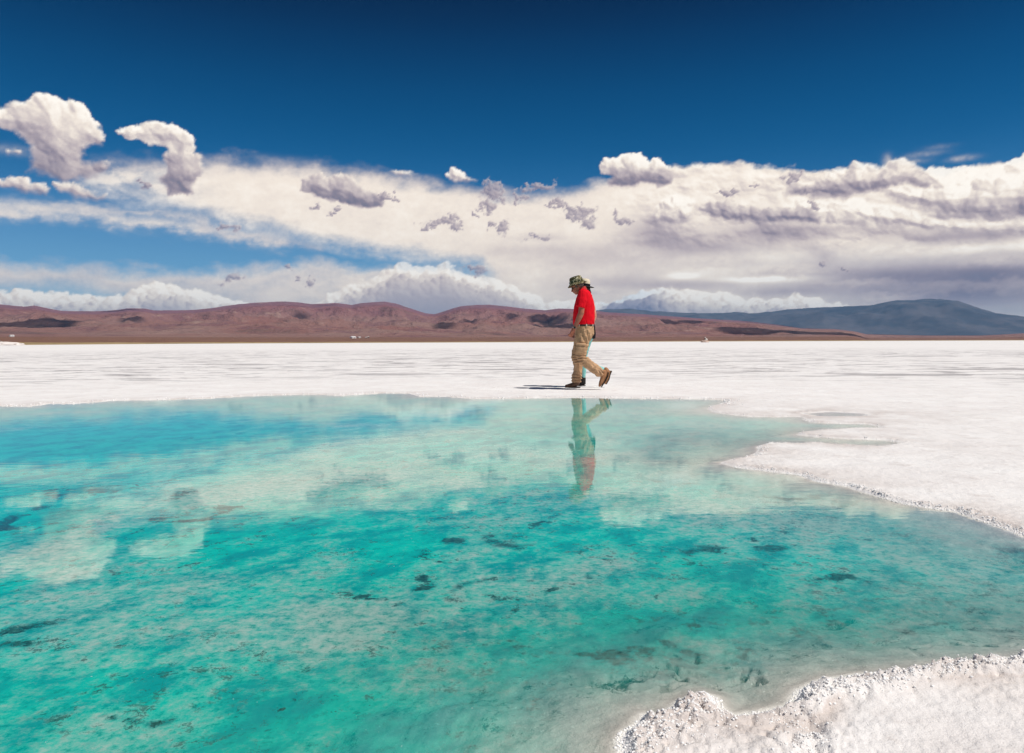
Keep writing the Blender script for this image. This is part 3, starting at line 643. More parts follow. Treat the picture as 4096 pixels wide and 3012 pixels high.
# ------------------------------------------------------------------ plain and mountains
def prof_np(pts, az):           # photo-pixel skyline -> elevation tangent over azimuth
    q_ = sorted(ang(x, y) for x, y in pts)
    xs = [p[0] for p in q_]; ys = [math.tan(R(p[1])) for p in q_]
    return np.interp(az, xs, ys)
ridge_px = [(-900, 1235), (-400, 1215), (0, 1221), (24, 1224), (98, 1231), (137, 1226), (196, 1238), (245, 1246), (382, 1249), (465, 1244), (509, 1237), (578, 1238), (617, 1246), (783, 1243), (881, 1231),
            (955, 1220), (1040, 1214), (1122, 1210), (1196, 1214), (1245, 1221), (1343, 1216), (1406, 1223), (1441, 1216), (1490, 1213), (1538, 1210), (1587, 1219), (1646, 1238), (1700, 1256),
            (1739, 1259), (1783, 1246), (1842, 1228), (1900, 1224), (1955, 1223), (2030, 1230), (2100, 1238), (2181, 1244), (2235, 1237), (2300, 1240), (2382, 1246), (2431, 1252), (2607, 1262), (2783, 1275),
            (2950, 1285), (3000, 1288), (3098, 1299), (3205, 1314), (3341, 1318), (3415, 1326), (3463, 1337), (3700, 1342), (3927, 1342), (4096, 1334), (4500, 1325), (5000, 1320)]
far_px = [(2000, 1300), (2300, 1262), (2420, 1240), (2520, 1236), (2620, 1248), (2800, 1256), (2940, 1250), (3000, 1255), (3137, 1243), (3273, 1231), (3400, 1226), (3488, 1222), (3560, 1210), (3600, 1204), (3683, 1198), (3760, 1199), (3829, 1204),
          (3900, 1228), (3976, 1252), (4096, 1268), (4400, 1280), (5000, 1270)]
azm = np.linspace(-50, 50, 760)
rm = np.geomspace(1.0, 30.0, 330)       # in units of the salt edge distance at that azimuth / km
edge_r = np.interp(azm, [-50, -34, -20, 0, 15, 50], [380, 420, 800, 1150, 1500, 1700])
Rk = np.array([np.concatenate([np.geomspace(e, 4000, 60), np.linspace(4000, 15500, 200)[1:], np.linspace(15500, 17500, 12)[1:]]) for e in edge_r]).T
A2, _ = np.meshgrid(azm, np.zeros(Rk.shape[0]))
er = np.broadcast_to(edge_r, Rk.shape)
Xm = np.sin(np.radians(A2)) * Rk; Ym = np.cos(np.radians(A2)) * Rk
kx, ky = Xm / 1000, Ym / 1000
Rr = 14500.0
tt = np.clip((Rk - 4000) / (Rr - 4000), 0, 1.3)
top = prof_np(ridge_px, azm)[None, :] * Rr + CAM_Z
plain = 0.0095 * (Rk - er) * (1 - 0.25 * np.clip((Rk - 4000) / 10000, 0, 1))
plain = plain * (0.75 + 0.25 * sms(-8, 14, -A2))
plain = np.minimum(plain, np.broadcast_to(prof_np([(x, y + 24) for x, y in ridge_px], azm)[None, :] * Rk, Rk.shape))
plain = np.maximum(plain, 0)
shape = sms(0.0, 1.0, tt) ** 1.25
hills = fbm(kx * 0.55, ky * 0.55, 6, 101, 0.5, ridged=True)
hills2 = fbm(kx * 1.6, ky * 1.6, 6, 121, 0.55, ridged=True)
amp = np.clip(1 - np.abs(tt - 0.45) / 0.55, 0, 1)
Hm = plain + (top - plain) * shape
hills3 = fbm(kx * 4.5, ky * 4.5, 5, 161, 0.55, ridged=True)
Hm = Hm + amp * (top * 0.34) * (hills - .15) * sms(2600, 6500, Rk) + (0.25 + amp) * top * (0.15 * (hills2 - .1) + .045 * hills3) * sms(2500, 7000, Rk)
# keep every slope below the surveyed skyline
lim = (prof_np(ridge_px, azm)[None, :] * (0.985 - 0.10 * (1 - tt)) * Rk)
Hm = np.where(tt < 0.97, np.minimum(Hm, lim + 0 * Hm), Hm)
crest = sms(0.9, 1.0, tt)
Hm = Hm * (1 - crest) + (top + 4 * hills2) * crest
Hm = np.where(tt > 1.0, top * (1 - 0.35 * (tt - 1)), Hm)
Hm = np.maximum(Hm, 0.10 + 0 * Hm) + 0.05
Hm[0, :] = -0.2
ids = np.arange(Hm.size).reshape(Hm.shape)
qd = np.stack([ids[:-1, :-1], ids[:-1, 1:], ids[1:, 1:], ids[1:, :-1]], -1).reshape(-1, 4)
mme = np_mesh('mountain_range', np.stack([Xm.ravel(), Ym.ravel(), Hm.ravel()], -1), qd)
m_mt, q, out = new_mat('desert_slopes')
geo = q.n.new('ShaderNodeNewGeometry'); pos = geo.outputs['Position']; z = q.sep(pos)[2]; pk = q.vm('SCALE', pos, scale=0.001)
a1 = q.noise(pk, 0.9, 8, 0.6, 0.5); a2 = q.noise(pk, 6.0, 8, 0.65); a3 = q.noise(q.vm('MULTIPLY', pk, (1, 1, 6)), 2.2, 6, 0.6)
c = q.mix(q.ss(a1, 0.35, 0.65), (0.32, 0.155, 0.13), (0.36, 0.22, 0.185))
c = q.mix(q.ss(z, 120, 420), c, q.mix(a2, (0.26, 0.11, 0.125), (0.35, 0.16, 0.165)))
c = q.mix(q.ss(a2, 0.57, 0.70), c, (0.44, 0.28, 0.23))
c = q.mix(q.m('MULTIPLY', q.ss(q.noise(pk, 2.6, 7, 0.7, 0.8), 0.50, 0.64), 0.5), c, (0.19, 0.09, 0.11))
c = q.mix(q.m('MULTIPLY', q.ss(a3, 0.55, 0.7), 0.5), c, (0.17, 0.12, 0.10))
plc = q.mix(a2, (0.24, 0.125, 0.09), (0.34, 0.19, 0.14))
c = q.mix(q.ss(q.m('ADD', z, q.m('MULTIPLY', a2, 8)), 30, 20), c, plc)
c = q.mix(q.ss(q.m('ADD', z, q.m('MULTIPLY', q.noise(pk, 12, 5, 0.6), 2.5)), 3.0, 2.3), c, q.mix(q.noise(pk, 60, 4, 0.7), (0.42, 0.30, 0.14), (0.60, 0.44, 0.25)))
b = q.n.new('ShaderNodeBsdfPrincipled'); q.set(b.inputs['Base Color'], c); b.inputs['Roughness'].default_value = 0.95; b.inputs['Specular IOR Level'].default_value = 0.1
q.set(b.inputs['Normal'], q.bump(q.m('ADD', a2, q.m('MULTIPLY', a1, 1.5)), 1.0, 90.0)); q.l.new(b.outputs[0], out.inputs[0])
tag(link('mountain_range', mme, m_mt), kind='structure', label='reddish brown desert mountains behind the salt flat')
# farther range on the right
azf = np.linspace(-2, 52, 300); tf = np.linspace(0, 1.25, 60)
Af, Tf = np.meshgrid(azf, tf); Rf = 18000 + 7000 * Tf
Xf = np.sin(np.radians(Af)) * Rf; Yf = np.cos(np.radians(Af)) * Rf
topf = prof_np(far_px, azf)[None, :] * 25000
Hf = topf * sms(0, 1, Tf) ** 0.9 * (1 - 0.6 * np.clip(Tf - 1, 0, 1)) + np.clip(1 - np.abs(Tf - .5) * 2, 0, 1) * topf * .30 * fbm(Xf / 2500, Yf / 2500, 7, 140, .55, True)
crn = 1 + .085 * fbm(Xf / 1100, Yf / 1100, 6, 150, .62)
Hf = np.minimum(Hf, prof_np(far_px, azf)[None, :] * Rf) * crn
ids = np.arange(Hf.size).reshape(Hf.shape)
qd = np.stack([ids[:-1, :-1], ids[:-1, 1:], ids[1:, 1:], ids[1:, :-1]], -1).reshape(-1, 4)
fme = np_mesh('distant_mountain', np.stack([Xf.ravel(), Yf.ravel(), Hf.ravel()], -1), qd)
m_far = pbr('far_slopes_shaded', lambda q, ob: q.mix(q.ss(q.noise(ob, 0.0009, 9, 0.7), 0.38, 0.62), (0.085, 0.090, 0.110), (0.150, 0.140, 0.155)), 0.95, 0.1)  # cloud shade over this range is put into its dark bluish colour
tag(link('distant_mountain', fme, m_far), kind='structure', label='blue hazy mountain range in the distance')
# unseen cloud shapes above the frame, added to cast shade patches on the mountains
m_hc, q, out = new_mat('shadow_cloud'); dfc = q.n.new('ShaderNodeBsdfDiffuse'); dfc.inputs['Color'].default_value = (.85, .85, .85, 1)
trc = q.n.new('ShaderNodeBsdfTransparent'); mc = q.n.new('ShaderNodeMixShader'); mc.inputs[0].default_value = 0.48
q.l.new(trc.outputs[0], mc.inputs[1]); q.l.new(dfc.outputs[0], mc.inputs[2]); q.l.new(mc.outputs[0], out.inputs[0])
def slope_point(px, py):
    a_, e_ = ang(px, py); i_ = int(np.clip(np.searchsorted(azm, a_), 1, len(azm) - 1))
    el_ = np.degrees(np.arctan2(Hm[:, i_] - CAM_Z, Rk[:, i_])); k_ = np.where(el_ >= e_)[0]
    k_ = k_[0] if len(k_) else int(np.argmax(el_)); r_ = Rk[k_, i_]
    return Vector((math.sin(R(a_)) * r_, math.cos(R(a_)) * r_, Hm[k_, i_]))
for n_i, (px, py, wpx, dep_) in enumerate([(1175, 1223, 75, 900), (1260, 1226, 40, 500), (1320, 1221, 90, 500), (100, 1290, 240, 700), (1790, 1294, 80, 500), (1880, 1284, 50, 350), (1870, 1236, 80, 350), (2055, 1258, 50, 400),
                                         (2160, 1270, 80, 450), (2215, 1290, 90, 400), (2210, 1303, 190, 450), (2660, 1285, 110, 450), (2760, 1292, 90, 300), (530, 1278, 60, 250), (480, 1242, 110, 300), (1200, 1271, 60, 200),
                                         (3000, 1322, 220, 600), (3120, 1302, 300, 400), (3300, 1330, 260, 700), (3650, 1338, 300, 900), (3900, 1336, 200, 900)]):
    pt = slope_point(px, py); w_ = wpx * pt.length / F; cp = pt + sd * ((8200 - pt.z) / sd.z)
    b_ = bmesh.new(); bmesh.ops.create_icosphere(b_, subdivisions=4, radius=1.0)
    co = np.array([v.co[:] for v in b_.verts]); d_ = 1 + .35 * pn3(co * 1.6 + n_i, n_i) + .25 * pn3(co * 4 + n_i, n_i + 40)
    for v, c_ in zip(b_.verts, co * d_[:, None]): v.co = Vector((c_[0] * w_ / 2, c_[1] * dep_ / 2, c_[2] * min(w_, dep_) * .16))
    cm_ = bpy.data.meshes.new('cloud'); b_.to_mesh(cm_); b_.free()
    co_ = link('cloud', cm_, m_hc); co_.location = cp; tag(co_, kind='structure', label='cloud shape added out of view to shade the mountains')
# low ground between salt, range and horizon
gme = bpy.data.meshes.new('ground'); bm = bmesh.new()
bmesh.ops.create_circle(bm, cap_ends=True, radius=34000, segments=96); bm.to_mesh(gme); bm.free()
gd = link('ground', gme, pbr('dry_ground', lambda q, ob: q.mix(q.noise(ob, 0.002, 6, 0.6), (0.20, 0.12, 0.09), (0.28, 0.18, 0.13)), 0.95, 0.1), smooth=False)
gd.location.z = -1.0; tag(gd, kind='structure', label='dry ground stretching beyond the salt flat')
print('terrain verts', len(Vv), 'water quads', len(wq))


# ------------------------------------------------------------------ haze
m_hz, q, out = new_mat('haze'); pv = q.n.new('ShaderNodeVolumePrincipled')
pv.inputs['Color'].default_value = (0.14, 0.46, 0.88, 1); pv.inputs['Density'].default_value = 2.3e-5; pv.inputs['Anisotropy'].default_value = 0.0
q.l.new(pv.outputs[0], out.inputs['Volume'])
hb = bmesh.new(); bmesh.ops.create_cube(hb, size=1, matrix=Matrix.Translation((0, 0, 718)) @ Matrix.Diagonal((70000, 70000, 1440, 1)))
hz_me = bpy.data.meshes.new('haze'); hb.to_mesh(hz_me); hb.free()
hz = tag(link('haze', hz_me, m_hz, smooth=False), kind='stuff', label='thin blue haze over the desert')

# ------------------------------------------------------------------ figures: closed lofts merged by a voxel remesh into one skin
def empty(name, loc, rz=0.0):
    o = bpy.data.objects.new(name, None); C.objects.link(o); o.location = loc; o.rotation_euler = (0, 0, rz)
    o.empty_display_size = 0.2; return o
def loft(bm, st, seg=20, cap=True):
    """st: list of (centre, axis_a, axis_b) - an ellipse spanned by two half-axis vectors"""
    rings = []
    for c, ax, bx in st:
        c = Vector(c); ax = Vector(ax); bx = Vector(bx)
        rings.append([bm.verts.new(c + ax * math.cos(2 * pi * k / seg) + bx * math.sin(2 * pi * k / seg)) for k in range(seg)])
    for r1_, r2_ in zip(rings, rings[1:]):
        for k in range(seg): bm.faces.new((r1_[k], r1_[(k + 1) % seg], r2_[(k + 1) % seg], r2_[k]))
    if cap: bm.faces.new(rings[0][::-1]); bm.faces.new(rings[-1])
def tube(bm, pts, rad, seg=16, flat=None, cap=True):
    """tapered limb along points; rad = radius or (in-plane, lateral) per point"""
    st = []
    for i, p in enumerate(pts):
        p = Vector(p); t = (Vector(pts[min(i + 1, len(pts) - 1)]) - Vector(pts[max(i - 1, 0)])).normalized()
        lat = Vector((0, 1, 0)); lat = (lat - t * lat.dot(t))
        if lat.length < 0.2: lat = Vector((1, 0, 0)) - t * t.x
        lat.normalize(); inp = t.cross(lat).normalized()
        r_ = rad[i]; ra, rb = (r_, r_) if not isinstance(r_, tuple) else r_
        st.append((p, inp * ra, lat * rb))
    loft(bm, st, seg, cap)
def ball(bm, c, r, rot=None, seg=20):
    m = Matrix.Translation(Vector(c)) @ (rot.to_4x4() if rot else Matrix.Identity(4)) @ Matrix.Diagonal((*r, 1))
    bmesh.ops.create_uvsphere(bm, u_segments=seg, v_segments=seg // 2 + 2, radius=1.0, matrix=m)
def fuse(name, bm, mat, parent, voxel=0.006, smooth=4, fold=None, target_smooth=True):
    bmesh.ops.recalc_face_normals(bm, faces=bm.faces)
    tm = bpy.data.meshes.new(name + '_src'); bm.to_mesh(tm); bm.free()
    to = bpy.data.objects.new(name + '_src', tm); C.objects.link(to)
    r_ = to.modifiers.new('r', 'REMESH'); r_.mode = 'VOXEL'; r_.voxel_size = voxel
    if smooth:
        sm_ = to.modifiers.new('s', 'SMOOTH'); sm_.iterations = smooth; sm_.factor = 0.5
    dg = bpy.context.evaluated_depsgraph_get(); me_ = bpy.data.meshes.new_from_object(to.evaluated_get(dg)); me_.name = name
    bpy.data.objects.remove(to); bpy.data.meshes.remove(tm)
    if fold:
        n_ = len(me_.vertices); co = np.empty(n_ * 3, 'f'); me_.vertices.foreach_get('co', co); co = co.reshape(-1, 3).astype(float)
        no = np.empty(n_ * 3, 'f'); me_.vertices.foreach_get('normal', no); no = no.reshape(-1, 3)
        co = co + no * fold(co)[:, None]; me_.vertices.foreach_set('co', co.astype('f').ravel()); me_.update()
    return link(name, me_, mat, parent)
def mesh_from(name, bm, mat, parent, smooth=True):
    bmesh.ops.recalc_face_normals(bm, faces=bm.faces)
    me_ = bpy.data.meshes.new(name); bm.to_mesh(me_); bm.free(); return link(name, me_, mat, parent, smooth)

fx, fy = gp(2300, 1553, 0.03)
man_az = -math.atan2(fx, fy)
man = empty('person', (fx, fy, 0.030), man_az)
tag(man, 'man in red polo shirt, khaki trousers and camouflage hat striding left', 'person', 'couple walking along the pool edge')
kz = 0.001264 * 1.006
def zm(x, y, d=0.0): return ((x - 762) * kz, d, (1505.0 - y) * kz)      # outline points read off an enlarged view of the man
u1 = kz
skin = pbr('tanned_skin', (0.40, 0.14, 0.085), 0.5, 0.35, (60, 0.2, 0.003), 0.15, 18, sss=0.1)
cloth_red = pbr('red_cotton', (0.74, 0.005, 0.016), 0.85, 0.12, (16, 0.8, 0.014), 0.10, 12)
khaki = pbr('khaki_canvas', (0.52, 0.325, 0.19), 0.9, 0.12, (22, 0.9, 0.016), 0.18, 9)
shaded_leather = pbr('boot_leather_shaded', (0.17, 0.095, 0.06), 0.6, 0.3, (80, 0.3, 0.003), 0.25, 14)  # front boot: shade below the trousers put into a darker colour
lit_leather = pbr('boot_leather_lit', (0.36, 0.18, 0.09), 0.8, 0.2, (80, 0.3, 0.003), 0.25, 14)  # lighter copy of the boot colour for the sunlit rear foot
darkl = pbr('black_leather', (0.02, 0.017, 0.015), 0.5, 0.3)
hairm = pbr('grey_hair', (0.16, 0.13, 0.11), 0.8, 0.2, (220, 0.8, 0.004), 0.35, 60)
darkhair = pbr('dark_hair', (0.02, 0.013, 0.01), 0.6, 0.3, (220, 0.8, 0.004), 0.35, 60)
metal = pbr('steel', (0.5, 0.5, 0.48), 0.3, 0.5, metallic=0.9)
stitch = pbr('pale_loop', (0.62, 0.55, 0.45), 0.9, 0.1)
def camo_col(q, ob):
    a_ = q.noise(ob, 26.0, 3, 0.6, 1.0); b_ = q.noise(q.vm('ADD', ob, (3, 7, 1)), 30.0, 3, 0.6, 1.0)
    c_ = q.mix(q.ss(a_, 0.47, 0.50), (0.26, 0.215, 0.12), (0.085, 0.08, 0.038))
    c_ = q.mix(q.ss(b_, 0.54, 0.57), c_, (0.018, 0.017, 0.012))
    return q.mix(q.ss(q.noise(q.vm('ADD', ob, (9, 2, 5)), 34.0, 2, 0.5, 1.0), 0.60, 0.62), c_, (0.50, 0.46, 0.32))
camo = pbr('camouflage_cloth', camo_col, 0.9, 0.1, (50, 0.3, 0.004))

def hand(bm, wrist, tip_dir, curl_dir, palm_n, L=0.185, side=1, spread=0.35):
    """palm and five bent fingers; tip_dir along the hand, curl_dir where the fingertips bend to, side vector across the knuckles"""
    t = Vector(tip_dir).normalized(); c = Vector(curl_dir); c = (c - t * c.dot(t)).normalized(); s_ = t.cross(c).normalized() * side
    w = Vector(wrist)
    loft(bm, [(w - t * 0.02, c * 0.019, s_ * 0.027), (w + t * 0.025, c * 0.017, s_ * 0.033), (w + t * 0.06, c * 0.016, s_ * 0.041), (w + t * 0.090 + c * 0.004, c * 0.014, s_ * 0.040)], 16)
    for k, (ln, off) in enumerate(((0.078, -0.031), (0.088, -0.010), (0.082, 0.011), (0.064, 0.031))):
        b0 = w + t * 0.075 + s_ * off; r_ = 0.0092 - 0.0006 * (k == 3)
        p1 = b0 + t * (0.012 + ln * 0.42) + c * 0.006 + s_ * off * spread * 0.3
        p2 = p1 + (t * 0.72 + c * 0.70).normalized() * ln * 0.34
        p3 = p2 + (t * 0.25 + c * 0.95).normalized() * ln * 0.27
        tube(bm, [b0, p1, p2, p3], [r_ * 1.05, r_, r_ * 0.92, r_ * 0.78], 10); ball(bm, p3, (r_ * 0.8,) * 3, seg=8)
    th = w + t * 0.018 - s_ * 0.026 + c * 0.008
    q1 = th + (t * 0.7 - s_ * 0.55 + c * 0.35).normalized() * 0.042; q2 = q1 + (t * 0.9 - s_ * 0.05 + c * 0.45).normalized() * 0.034; q3 = q2 + (t * 0.8 + c * 0.6).normalized() * 0.022
    tube(bm, [th, q1, q2, q3], [0.014, 0.0115, 0.0105, 0.0085], 10); ball(bm, q3, (0.0088,) * 3, seg=8)

def head(bm, c, tilt, k=1.0):
    """face towards -X, bowed by tilt"""
    Rm = Matrix.Rotation(tilt, 3, 'Y')
    def h(x, y, z): return Vector(c) + Rm @ Vector((x * k, y * k, z * k))
    ball(bm, h(0.006, 0, 0.025), (0.098 * k, 0.077 * k, 0.098 * k), Rm, 24)
    ball(bm, h(-0.028, 0, -0.045), (0.062 * k, 0.058 * k, 0.072 * k), Rm)
    ball(bm, h(-0.058, 0, -0.088), (0.026 * k, 0.030 * k, 0.022 * k), Rm, 12)       # chin
    ball(bm, h(-0.080, 0, 0.026), (0.018 * k, 0.046 * k, 0.012 * k), Rm, 12)         # brow
    tube(bm, [h(-0.086, 0, 0.014), h(-0.102, 0, -0.012), h(-0.112, 0, -0.030), h(-0.092, 0, -0.038)], [0.007 * k, 0.0105 * k, 0.0125 * k, 0.011 * k], 10)
    for sg in (-1, 1):
        ball(bm, h(-0.100, sg * 0.012, -0.031), (0.010 * k, 0.009 * k, 0.008 * k), Rm, 8)
        ball(bm, h(-0.068, sg * 0.040, -0.018), (0.024 * k, 0.020 * k, 0.018 * k), Rm, 10)  # cheek
        e_ = h(0.012, sg * 0.077, -0.010)
        ball(bm, e_, (0.019 * k, 0.008 * k, 0.033 * k), Rm @ Matrix.Rotation(sg * 0.35, 3, 'Z'), 12)
    ball(bm, h(-0.090, 0, -0.056), (0.012 * k, 0.024 * k, 0.0065 * k), Rm, 10)
    ball(bm, h(-0.087, 0, -0.069), (0.011 * k, 0.021 * k, 0.007 * k), Rm, 10)
    return h, Rm

# ---- man: body
bm = bmesh.new()
TILT = R(-24)
hc = Vector(zm(792, 222))
h, Rm = head(bm, hc, TILT, 1.0)
tube(bm, [zm(815, 255), zm(845, 250), zm(868, 300)], [(.055, .056), (.060, .062), (.085, .085)])
loft(bm, [(zm(870, 290), (.075, 0, 0), (0, .15, 0)), (zm(880, 420), (.11, 0, 0), (0, .155, 0)), (zm(878, 600), (.125, 0, 0), (0, .15, 0)), (zm(880, 760), (.11, 0, 0), (0, .15, 0)), (zm(880, 850), (.09, 0, 0), (0, .12, 0))])
# arms
SH, EL, WR = zm(858, 315, -.19), zm(838, 558, -.235), zm(752, 748, -.205)
tube(bm, [SH, zm(850, 430, -.215), EL, zm(815, 610, -.235), zm(785, 680, -.22), WR], [.052, .046, .047, (.046, .042), .035, (.027, .024)])
hand(bm, WR, (-0.42, .05, -1), (-0.75, 0.75, -.1), None, side=-1)
SH2, EL2, WR2 = zm(868, 315, .19), zm(835, 560, .225), zm(745, 735, .20)
tube(bm, [SH2, zm(850, 440, .215), EL2, zm(805, 630, .22), WR2], [.052, .046, .044, .040, (.027, .024)])
hand(bm, WR2, (-0.35, -.05, -1), (-0.8, -0.7, -.1), None, side=1)
# legs (under the trousers)
tube(bm, [zm(890, 800, -.085), zm(850, 1110, -.10), zm(1085, 1305, -.10), zm(1115, 1350, -.10)], [.075, .050, .038, .036])
tube(bm, [zm(872, 800, .085), zm(785, 1110, .09), zm(790, 1400, .09), zm(790, 1460, .09)], [.075, .050, .038, .036])
fuse('body', bm, skin, man, 0.0056, 3)
# hair
bm = bmesh.new()
ball(bm, h(0.026, 0, 0.008), (0.086, 0.083, 0.064), Rm, 20)
for sg in (-1, 1): ball(bm, h(-0.012, sg * 0.070, 0.008), (0.022, 0.012, 0.030), Rm, 10)
fuse('hair', bm, hairm, man, 0.005, 2, fold=lambda p: 0.003 * pn3(p * 90, 3))
# sunglasses under the brim
bm = bmesh.new()
for sg in (-1, 1):
    ball(bm, h(-0.092, sg * 0.032, 0.004), (0.006, 0.024, 0.017), Rm, 12)
    tube(bm, [h(-0.090, sg * 0.056, 0.008), h(-0.04, sg * 0.078, 0.006), h(0.015, sg * 0.082, 0.0)], [.0035] * 3, 6)
tube(bm, [h(-0.096, -0.01, 0.008), h(-0.098, 0.01, 0.008)], [.003] * 2, 6)
mesh_from('glasses', bm, darkl, man)
# bucket hat
hat = None
HT = Matrix.Rotation(R(-17), 3, 'Y')
hatc = Vector(zm(782, 172))
def lathe(name, prof_, mat, parent, origin, rotm, seg=48, sx=1.0, sy=1.0, wob=0.0):
    b_ = bmesh.new(); rings = []
    for (r_, z_) in prof_:
        ring = []
        for k in range(seg):
            a_ = 2 * pi * k / seg
            rr_ = r_ * (1 + wob * 0.5 * math.sin(3 * a_ + 1.3)) ; zz = z_ + wob * r_ * 0.35 * math.sin(2 * a_ + .5) * (r_ > 0.1)
            ring.append(b_.verts.new(Vector(origin) + rotm @ Vector((rr_ * sx * math.cos(a_), rr_ * sy * math.sin(a_), zz))))
        rings.append(ring)
    for p_, q_ in zip(rings, rings[1:]):
        for k in range(seg): b_.faces.new((p_[k], p_[(k + 1) % seg], q_[(k + 1) % seg], q_[k]))
    b_.faces.new(rings[-1]); 
    return mesh_from(name, b_, mat, parent)
hat = lathe('hat', [(.112, .005), (.110, .02), (.106, .05), (.100, .082), (.090, .098), (.070, .106), (.03, .108)], camo, man, hatc, HT, sy=.93, wob=.03)
brim = lathe('brim', [(.108, .016), (.113, .006), (.135, -.010), (.160, -.030), (.164, -.033), (.160, -.036), (.135, -.015), (.110, .0), (.104, .012)], camo, hat, hatc, HT, sy=.93, wob=.06)
lathe('hat_band', [(.1125, .010), (.1145, .012), (.1125, .034), (.1105, .036)], pbr('olive_webbing', (0.06, 0.062, 0.03), 0.9, 0.1), hat, hatc, HT, sy=.93, wob=.03)
for k in range(12):            # branch loops round the band
    a_ = 2 * pi * k / 12 + .1
    b_ = bmesh.new(); p_ = Vector(hatc) + HT @ Vector((.1135 * math.cos(a_), .1135 * .93 * math.sin(a_), .023))
    rot_ = (HT @ Matrix.Rotation(a_, 3, 'Z')).to_4x4()
    bmesh.ops.create_cube(b_, size=1, matrix=Matrix.Translation(p_) @ rot_ @ Matrix.Diagonal((.006, .012, .034, 1)))
    mesh_from('loop', b_, pbr('pale_webbing', (0.36, 0.33, 0.22), 0.9, 0.1) if k == 0 else bpy.data.materials['pale_webbing'], hat)
# polo shirt
def ts(y, x0, x1, w): return (zm((x0 + x1) / 2, y), ((x1 - x0) / 2 * u1, 0, 0), (0, w, 0))
bm = bmesh.new()
loft(bm, [ts(262, 830, 925, .085), ts(285, 812, 948, .155), ts(330, 790, 974, .200), ts(400, 766, 993, .205), ts(480, 750, 1006, .195), ts(560, 738, 1010, .190),
          ts(640, 734, 1008, .185), ts(690, 742, 1002, .178), ts(712, 752, 996, .172)], 32)
tube(bm, [zm(885, 290, -.13), zm(868, 310, -.19), zm(850, 400, -.222), zm(826, 487, -.232)], [(.070, .05), (.080, .065), (.076, .068), (.072, .066)], 24)
tube(bm, [zm(885, 290, .13), zm(868, 310, .19), zm(850, 400, .222), zm(826, 487, .228)], [(.070, .05), (.080, .065), (.076, .068), (.072, .066)], 24)
def shirt_fold(p):
    return (0.008 * pn3(p * np.array([9, 9, 3.2]), 11) + 0.010 * np.exp(-((p[:, 2] - 1.04) / .05) ** 2) * pn3(p * np.array([16, 10, 6]), 14)
            + 0.0025 * pn3(p * 26, 17) - .012 * np.exp(-((p[:, 2] - 0.985) / .018) ** 2))
shirt = fuse('polo_shirt', bm, cloth_red, man, 0.0078, 3, fold=shirt_fold)
bm = bmesh.new()
loft(bm, [(zm(858, 262), (.076, 0, .012), (0, .080, 0)), (zm(845, 238), (.070, 0, .016), (0, .070, 0)), (zm(842, 228), (.068, 0, .017), (0, .068, 0))], 24, cap=False)
bmesh.ops.solidify(bm, geom=bm.faces[:], thickness=.006)
mesh_from('collar', bm, pbr('faded_red_collar', (0.70, 0.10, 0.09), 0.85, 0.12), shirt)
# belt
bm = bmesh.new(); loft(bm, [ts(698, 760, 1003, .178), ts(718, 762, 1001, .176)], 32); belt = mesh_from('belt', bm, darkl, man)
for x_l, d_l in ((905, -.176), (985, -.10), (815, -.155), (905, .176)):
    bm = bmesh.new(); bmesh.ops.create_cube(bm, size=1, matrix=Matrix.Translation(zm(x_l, 708, d_l * 1.01)) @ Matrix.Diagonal((.016, .012, .034, 1)))
    mesh_from('belt_loop', bm, stitch, belt, False)
# trousers
bm = bmesh.new()
loft(bm, [ts(712, 768, 998, .172), ts(760, 768, 1002, .178), ts(820, 762, 1000, .180), ts(880, 758, 965, .178), ts(930, 756, 935, .165)], 32)
tube(bm, [zm(890, 760, -.085), zm(862, 900, -.092), zm(845, 1000, -.098), zm(838, 1085, -.10), zm(850, 1135, -.10), zm(925, 1195, -.10), zm(1010, 1255, -.10), zm(1075, 1305, -.10), zm(1110, 1312, -.10)],
     [(.118, .09), (.104, .092), (.094, .088), (.088, .082), (.086, .080), (.079, .078), (.075, .074), (.072, .070), (.062, .062)], 24)
tube(bm, [zm(870, 760, .085), zm(830, 920, .09), zm(798, 1040, .09), zm(783, 1110, .09), (zm(793, 1170, .09)), zm(803, 1230, .09), zm(800, 1300, .09), zm(786, 1350, .09), zm(779, 1400, .09), zm(779, 1440, .09)],
     [(.118, .09), (.100, .092), (.092, .088), (.090, .084), (.074, .078), (.070, .075), (.070, .075), (.082, .080), (.079, .080), (.074, .076)], 24)
def pant_fold(p):
    n_ = 0.010 * pn3(p * np.array([12, 9, 5]), 31) + 0.007 * pn3(p * np.array([26, 18, 16]), 34)
    for (x0, y0, sx_, sz_, am, fr_, an) in ((838, 1110, .10, .05, .012, 150, .15), (1085, 1310, .07, .06, .010, 150, .9), (780, 1390, .10, .07, .010, 130, .1),
                                           (800, 1150, .10, .05, .010, 150, -.2), (880, 850, .14, .12, .008, 90, 1.3), (850, 960, .12, .05, .006, 120, .2), (960, 1230, .14, .08, .005, 100, .7)):
        c_ = zm(x0, y0); dx = p[:, 0] - c_[0]; dz = p[:, 2] - c_[2]
        n_ += 1.5 * am * np.exp(-(dx / sx_) ** 2 - (dz / sz_) ** 2) * np.sin(fr_ * (dz * math.cos(an) + dx * math.sin(an)) + 1.5 * pn3(p * 12, 37))
    return n_
trousers = fuse('trousers', bm, khaki, man, 0.0075, 2, fold=pant_fold)
bm = bmesh.new()
for (x0, y0, x1, y1, th_) in ((775, 940, 890, 1062, .010), (772, 930, 895, 962, .016)):
    c_ = zm((x0 + x1) / 2, (y0 + y1) / 2, -.186)
    bmesh.ops.create_cube(bm, size=1, matrix=Matrix.Translation(c_) @ Matrix.Rotation(R(4), 4, 'Y') @ Matrix.Diagonal(((x1 - x0) * u1, th_ * 2, (y1 - y0) * u1, 1)))
bmesh.ops.bevel(bm, geom=bm.edges[:], offset=.005, segments=2)
